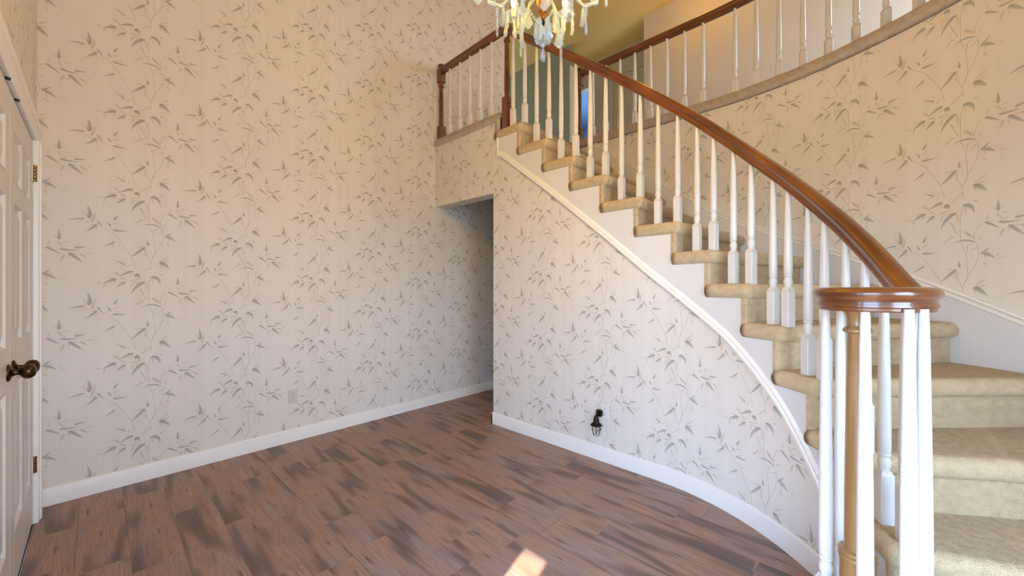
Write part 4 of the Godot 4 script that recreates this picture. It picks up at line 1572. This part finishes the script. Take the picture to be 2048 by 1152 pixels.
func build_chandelier() -> void:
	var ch := base("chandelier", CH + Vector3(0, 2.2, 0))
	tag(ch, "crystal chandelier with glass arms and hanging drops under the hall ceiling", "chandelier")
	var Y := func(y: float) -> float: return y - 2.2
	var mb := MB.new()
	# gilded glass vase at the bottom with its dark tip, and the stacked column
	lathe(mb, [Vector2(0.0, 2.405), Vector2(0.006, 2.408), Vector2(0.01, 2.418), Vector2(0.007, 2.426), Vector2(0.016, 2.432), Vector2(0.021, 2.445), Vector2(0.025, 2.47), Vector2(0.027, 2.49), Vector2(0.024, 2.505), Vector2(0.034, 2.512), Vector2(0.04, 2.522), Vector2(0.034, 2.532)], V(0, -2.2, 0), 20)
	put("vase", mb.mesh(), M.amber, ch)
	mb = MB.new()
	lathe(mb, [Vector2(0.05, 2.532), Vector2(0.062, 2.545), Vector2(0.05, 2.56), Vector2(0.02, 2.57), Vector2(0.014, 2.60), Vector2(0.03, 2.64), Vector2(0.045, 2.70), Vector2(0.05, 2.75), Vector2(0.03, 2.80), Vector2(0.014, 2.83), Vector2(0.02, 2.86), Vector2(0.075, 2.885), Vector2(0.078, 2.893), Vector2(0.02, 2.90), Vector2(0.012, 2.93), Vector2(0.028, 2.97), Vector2(0.012, 3.01), Vector2(0.006, 3.03), Vector2(0.0, 3.03)], V(0, -2.2, 0), 20)
	put("column", mb.mesh(), M.crystal_arm, ch)
	mb = MB.new()
	ball(mb, Vector3(0, 2.392 - 2.2, 0), 0.009, 1.3)
	put("tip", mb.mesh(), M.bronze, ch)
	# chain and ceiling rose
	mb = MB.new()
	var y := 3.03
	var k := 0
	while y < CEIL - 0.04:
		var ring := []
		for i in 9:
			var a := TAU * i / 8.0
			var side := cos(a) * 0.009
			ring.append(Vector3(side if k % 2 == 0 else 0.0, y - 2.2 + 0.02 + sin(a) * 0.02, 0.0 if k % 2 == 0 else side))
		tube(mb, ring, 0.002, 5)
		y += 0.034
		k += 1
	put("chain", mb.mesh(), M.gilt, ch)
	mb = MB.new()
	lathe(mb, [Vector2(0.0, CEIL - 2.24), Vector2(0.012, CEIL - 2.24), Vector2(0.03, CEIL - 2.225), Vector2(0.065, CEIL - 2.205), Vector2(0.065, CEIL - 2.2)], Vector3.ZERO, 20)
	put("ceiling_rose", mb.mesh(), M.gilt, ch)
	# shared small pieces
	var small := drop_mesh(0.055, 0.0085)
	var long := drop_mesh(0.075, 0.011)
	var plate_a := leaf_plate(0.085, 0.026)
	var plate_b := leaf_plate(0.065, 0.022)
	var bead := bead_mesh(0.0068)
	var bulb := MB.new()
	lathe(bulb, [Vector2(0.0, -0.004), Vector2(0.0085, 0.0), Vector2(0.013, 0.012), Vector2(0.0155, 0.026), Vector2(0.013, 0.042), Vector2(0.0075, 0.056), Vector2(0.002, 0.068), Vector2(0.0, 0.07)], Vector3.ZERO, 12)
	var bulb_mesh := bulb.mesh()
	var cup := MB.new()
	lathe(cup, [Vector2(0.006, -0.012), Vector2(0.012, -0.006), Vector2(0.028, 0.0), Vector2(0.042, 0.007), Vector2(0.047, 0.014), Vector2(0.044, 0.0145), Vector2(0.026, 0.006), Vector2(0.01, 0.002)], Vector3.ZERO, 16)
	var cup_mesh := cup.mesh()
	var sleeve := MB.new()
	lathe(sleeve, [Vector2(0.0, 0.0), Vector2(0.0105, 0.0), Vector2(0.0105, 0.045), Vector2(0.008, 0.048)], Vector3.ZERO, 12)
	var sleeve_mesh := sleeve.mesh()
	var ex := V(0.6838, 0, -0.7297)
	var ez := V(0.7297, 0, 0.6838)
	for i in 6:
		var phi := deg_to_rad(60.0 * i)
		var d := ex * cos(phi) + ez * sin(phi)
		var side := Vector3.UP.cross(d)
		# S-shaped glass arm: out and down from the hub, then up to the cup
		var cv := Curve3D.new()
		for q in [[0.03, 2.545, 0.05, 0.015], [0.11, 2.535, 0.045, -0.035], [0.175, 2.462, 0.035, -0.012], [0.235, 2.478, 0.028, 0.035], [0.25, 2.555, -0.002, 0.03]]:
			cv.add_point(d * q[0] + Vector3.UP * (q[1] - 2.2), -(d * q[2] + Vector3.UP * q[3]), d * q[2] + Vector3.UP * q[3])
		var pts := []
		for j in 25: pts.append(cv.sample_baked(cv.get_baked_length() * j / 24.0))
		mb = MB.new()
		# two strands twisted round each other
		for strand in 2:
			var tw := []
			for j in 25:
				var a := j * 0.8 + PI * strand
				tw.append(pts[j] + side * cos(a) * 0.0038 + Vector3.UP * sin(a) * 0.0038)
			tube(mb, tw, 0.0048, 6)
		var arm := put("arm", mb.mesh(), M.crystal_arm, ch)
		var top := d * 0.25
		put("cup", cup_mesh, M.crystal, arm).position = top + Vector3.UP * (2.558 - 2.2)
		put("candle_sleeve", sleeve_mesh, M.candle, arm).position = top + Vector3.UP * (2.562 - 2.2)
		var bu := put("bulb", bulb_mesh, M.bulb, arm)
		bu.position = top + Vector3.UP * (2.612 - 2.2)
		var l := OmniLight3D.new()
		l.name = "bulb_light_%d" % (i + 1)
		l.light_color = BULB_C
		l.light_energy = BULB_E
		l.light_size = 0.014
		l.omni_range = 14.0
		l.omni_attenuation = 2.0
		l.shadow_enabled = true
		add_child(l)
		l.position = ch.position + top + Vector3.UP * (2.638 - 2.2)
		# drops round each cup
		for j in 5:
			var a := TAU * j / 5.0 + 0.3 * i
			var at := top + Vector3(cos(a), 0, sin(a)) * 0.043 + Vector3.UP * (2.569 - 2.2)
			put("bead", bead, M.crystal, arm).position = at - Vector3.UP * 0.008
			var which: Mesh = [long, plate_b, small, long, plate_b][(j + i) % 5]
			var p := put("drop", which, M.crystal, arm)
			p.position = at - Vector3.UP * 0.014
			p.rotation.y = a + 0.8
		# under the low point of the arm: beads and a long drop or a leaf plate
		var low := d * (0.185 + 0.012 * (i % 2)) + Vector3.UP * (2.455 - 2.2)
		for j in 3: put("bead", bead, M.crystal, arm).position = low - Vector3.UP * (0.006 + 0.0125 * j)
		var hang := put("drop", long if i % 2 == 0 else plate_a, M.crystal, arm)
		hang.position = low - Vector3.UP * 0.042
		hang.rotation.y = 0.8
		for j in 2:
			var p := put("drop", plate_a, M.crystal, arm)
			p.position = pts[7 + 6 * j] + Vector3.DOWN * 0.01
			p.rotation.y = phi + 1.2 * j
		# swag of beads to the next arm
		var d2 := ex * cos(phi + PI / 3) + ez * sin(phi + PI / 3)
		var sw := base("swag", Vector3.ZERO, ch)
		for j in range(1, 14):
			var f := j / 14.0
			var q := (d * 0.12).lerp(d2 * 0.12, f) + Vector3.UP * (2.53 - 0.07 * sin(PI * f) - 2.2)
			put("bead", bead, M.crystal, sw).position = q
		var p2 := put("drop", plate_a if i % 2 == 0 else plate_b, M.crystal, sw)
		p2.position = (d + d2) * 0.06 + Vector3.UP * (2.452 - 2.2)
		p2.rotation.y = 0.75 + 0.3 * i
	# cluster under the vase: leaf plates on a ring, a bead and the last drop
	var ring := base("lower_ring", Vector3(0, 2.40 - 2.2, 0), ch)
	for j in 5:
		var a := TAU * j / 5.0 + 0.5
		var p := put("drop", plate_a, M.crystal, ring)
		p.position = Vector3(cos(a) * 0.034, -0.005, sin(a) * 0.034)
		p.rotation.y = -a + PI / 2
		p.rotation.x = 0.06
		p.scale = Vector3(1.25, 1.1, 1.25)
	mb = MB.new()
	tube(mb, [Vector3(0, 0, 0), Vector3(0, -0.10, 0)], 0.0014, 5)
	put("wire", mb.mesh(), M.gilt, ring)
	put("bead", bead, M.crystal, ring).position = Vector3(0, -0.105, 0)
	put("drop", drop_mesh(0.065, 0.016), M.crystal, ring).position = Vector3(0, -0.112, 0)


# ---------------------------------------------------------------- small things
func outlet(called: String, at: Vector3, turn: float, label: String, mat_: Material, category := "outlet", toggles := false) -> void:
	var o := base(called, at)
	o.rotation.y = turn
	tag(o, label, category)
	var w := 0.116 if toggles else 0.07
	put("plate", boxed(Vector3(-w / 2, -0.057, 0), Vector3(w / 2, 0.057, 0.006), 0.003), mat_, o)
	if toggles:
		for x in [-0.023, 0.023]:
			var mb := MB.new()
			box(mb, Vector3(x - 0.005, -0.012, 0.004), Vector3(x + 0.005, 0.012, 0.0065), 0.001)
			box(mb, Vector3(x - 0.0035, -0.003, 0.004), Vector3(x + 0.0035, 0.008, 0.017), 0.001)
			put("toggle", mb.mesh(), M.plastic_white, o)
	else:
		for y in [-0.0195, 0.0195]:
			var poly := []
			for i in 20:
				var a := TAU * i / 20.0
				poly.append(Vector2(cos(a) * 0.0165, clampf(sin(a) * 0.0165, -0.0135, 0.0135) + y))
			var mb := MB.new()
			plate(mb, poly, 0.004, Vector3(0, 0, 0.0065), Basis.IDENTITY, 0.0)
			var face := put("socket", mb.mesh(), mat_, o)
			mb = MB.new()
			box(mb, Vector3(-0.0075, y + 0.001, 0.008), Vector3(-0.005, y + 0.009, 0.0088), 0.0)
			box(mb, Vector3(0.005, y + 0.002, 0.008), Vector3(0.0075, y + 0.009, 0.0088), 0.0)
			lathe(mb, [Vector2(0.0, 0.0085), Vector2(0.0028, 0.0085), Vector2(0.0028, 0.0088), Vector2(0.0, 0.0088)], Vector3(0, y - 0.0065, 0), 10, Basis(Vector3.RIGHT, PI / 2))
			put("slots", mb.mesh(), M.black, face)
	var mb2 := MB.new()
	lathe(mb2, [Vector2(0.0, 0.0), Vector2(0.0032, 0.0), Vector2(0.0025, 0.0012), Vector2(0.0, 0.0014)], Vector3(0, 0, 0.006), 10, Basis(Vector3.RIGHT, PI / 2))
	put("screw", mb2.mesh(), mat_, o)


func build_small_things() -> void:
	# flush lamp added out of view to warm the gallery ceiling and wall
	var hl := base("added_ceiling_lamp", V(4.9, CEIL - 0.09, 1.6))
	tag(hl, "added round flush ceiling lamp over the upstairs gallery", "lamp")
	var lb := MB.new()
	lathe(lb, [Vector2(0.0, 0.0), Vector2(0.07, 0.008), Vector2(0.12, 0.035), Vector2(0.14, 0.07)], Vector3.ZERO, 20)
	put("shade", lb.mesh(), M.shade, hl)
	lb = MB.new()
	lathe(lb, [Vector2(0.0, 0.068), Vector2(0.15, 0.068), Vector2(0.155, 0.075), Vector2(0.155, 0.09)], Vector3.ZERO, 20)
	put("base", lb.mesh(), M.brass, hl)
	var ol := OmniLight3D.new()
	ol.name = "added_lamp_light"
	ol.light_color = BULB_C
	ol.light_energy = ADDED_LAMP_E
	ol.light_size = 0.1
	ol.omni_range = 12.0
	ol.omni_attenuation = 2.0
	ol.shadow_enabled = true
	add_child(ol)
	ol.position = hl.position + Vector3(0, -0.16, 0)
	outlet("wall_outlet", V(1.09, 0.368, WALL_T), 0.0, "ivory double outlet in the tall papered wall, the one nearer the closet doors", M.plastic)
	outlet("wall_outlet", V(2.305, 0.382, WALL_T), 0.0, "white double outlet in the tall papered wall, the one near the passage", M.plastic_white)
	outlet("wall_outlet", V(2.5, 0.362, 1.425), -PI / 2, "white double outlet in the curved wall, holding the lantern night light", M.plastic_white)
	outlet("switch_plate", V(3.487, 3.862, WALL_T), 0.0, "white double light switch plate upstairs behind the short landing railing", M.plastic_white, "light switch", true)
	# plug-in night light shaped like a barn lantern
	var n := base("night_light", V(2.489, 0.335, 1.44))
	n.rotation.y = -PI / 2
	n.scale = Vector3.ONE * 1.22
	tag(n, "small dark lantern night light with wire cage plugged into the curved wall outlet", "night light")
	var mb := MB.new()
	box(mb, Vector3(-0.032, -0.008, 0.0), Vector3(0.006, 0.03, 0.024), 0.005)
	put("plug_body", mb.mesh(), M.bronze, n)
	mb = MB.new()
	var arc := []
	for i in 9:
		var a := PI * i / 8.0
		arc.append(Vector3(-0.013 + 0.0, 0.012 + sin(a) * 0.014, 0.02 + (1.0 - cos(a)) * 0.0125))
	tube(mb, arc, 0.004, 8)
	put("neck", mb.mesh(), M.bronze, n)
	var hc := Vector3(-0.013, 0, 0.047)
	mb = MB.new()
	lathe(mb, [Vector2(0.033, -0.052), Vector2(0.034, -0.05), Vector2(0.030, -0.045), Vector2(0.0195, -0.037), Vector2(0.0165, -0.028), Vector2(0.0155, -0.014), Vector2(0.011, 0.0), Vector2(0.006, 0.007), Vector2(0.0, 0.009)], hc, 20)
	lathe(mb, [Vector2(0.0, -0.038), Vector2(0.018, -0.04), Vector2(0.032, -0.052)], hc, 20)
	put("hood", mb.mesh(), M.bronze, n)
	mb = MB.new()
	lathe(mb, [Vector2(0.0, -0.098), Vector2(0.008, -0.096), Vector2(0.013, -0.086), Vector2(0.0145, -0.07), Vector2(0.013, -0.045)], hc, 14)
	put("glass", mb.mesh(), M.pane, n)
	mb = MB.new()
	for i in 6:
		var a := TAU * i / 6.0
		var dd := Vector3(cos(a), 0, sin(a))
		tube(mb, [hc + dd * 0.021 + Vector3.DOWN * 0.046, hc + dd * 0.0255 + Vector3.DOWN * 0.07, hc + dd * 0.0215 + Vector3.DOWN * 0.092, hc + dd * 0.017 + Vector3.DOWN * 0.108], 0.0013, 5)
	for q in [[0.0255, -0.075], [0.0175, -0.107]]:
		var ringp := []
		for i in 17:
			var a := TAU * i / 16.0
			ringp.append(hc + Vector3(cos(a) * q[0], q[1], sin(a) * q[0]))
		tube(mb, ringp, 0.0013, 5)
	put("cage", mb.mesh(), M.bronze, n)
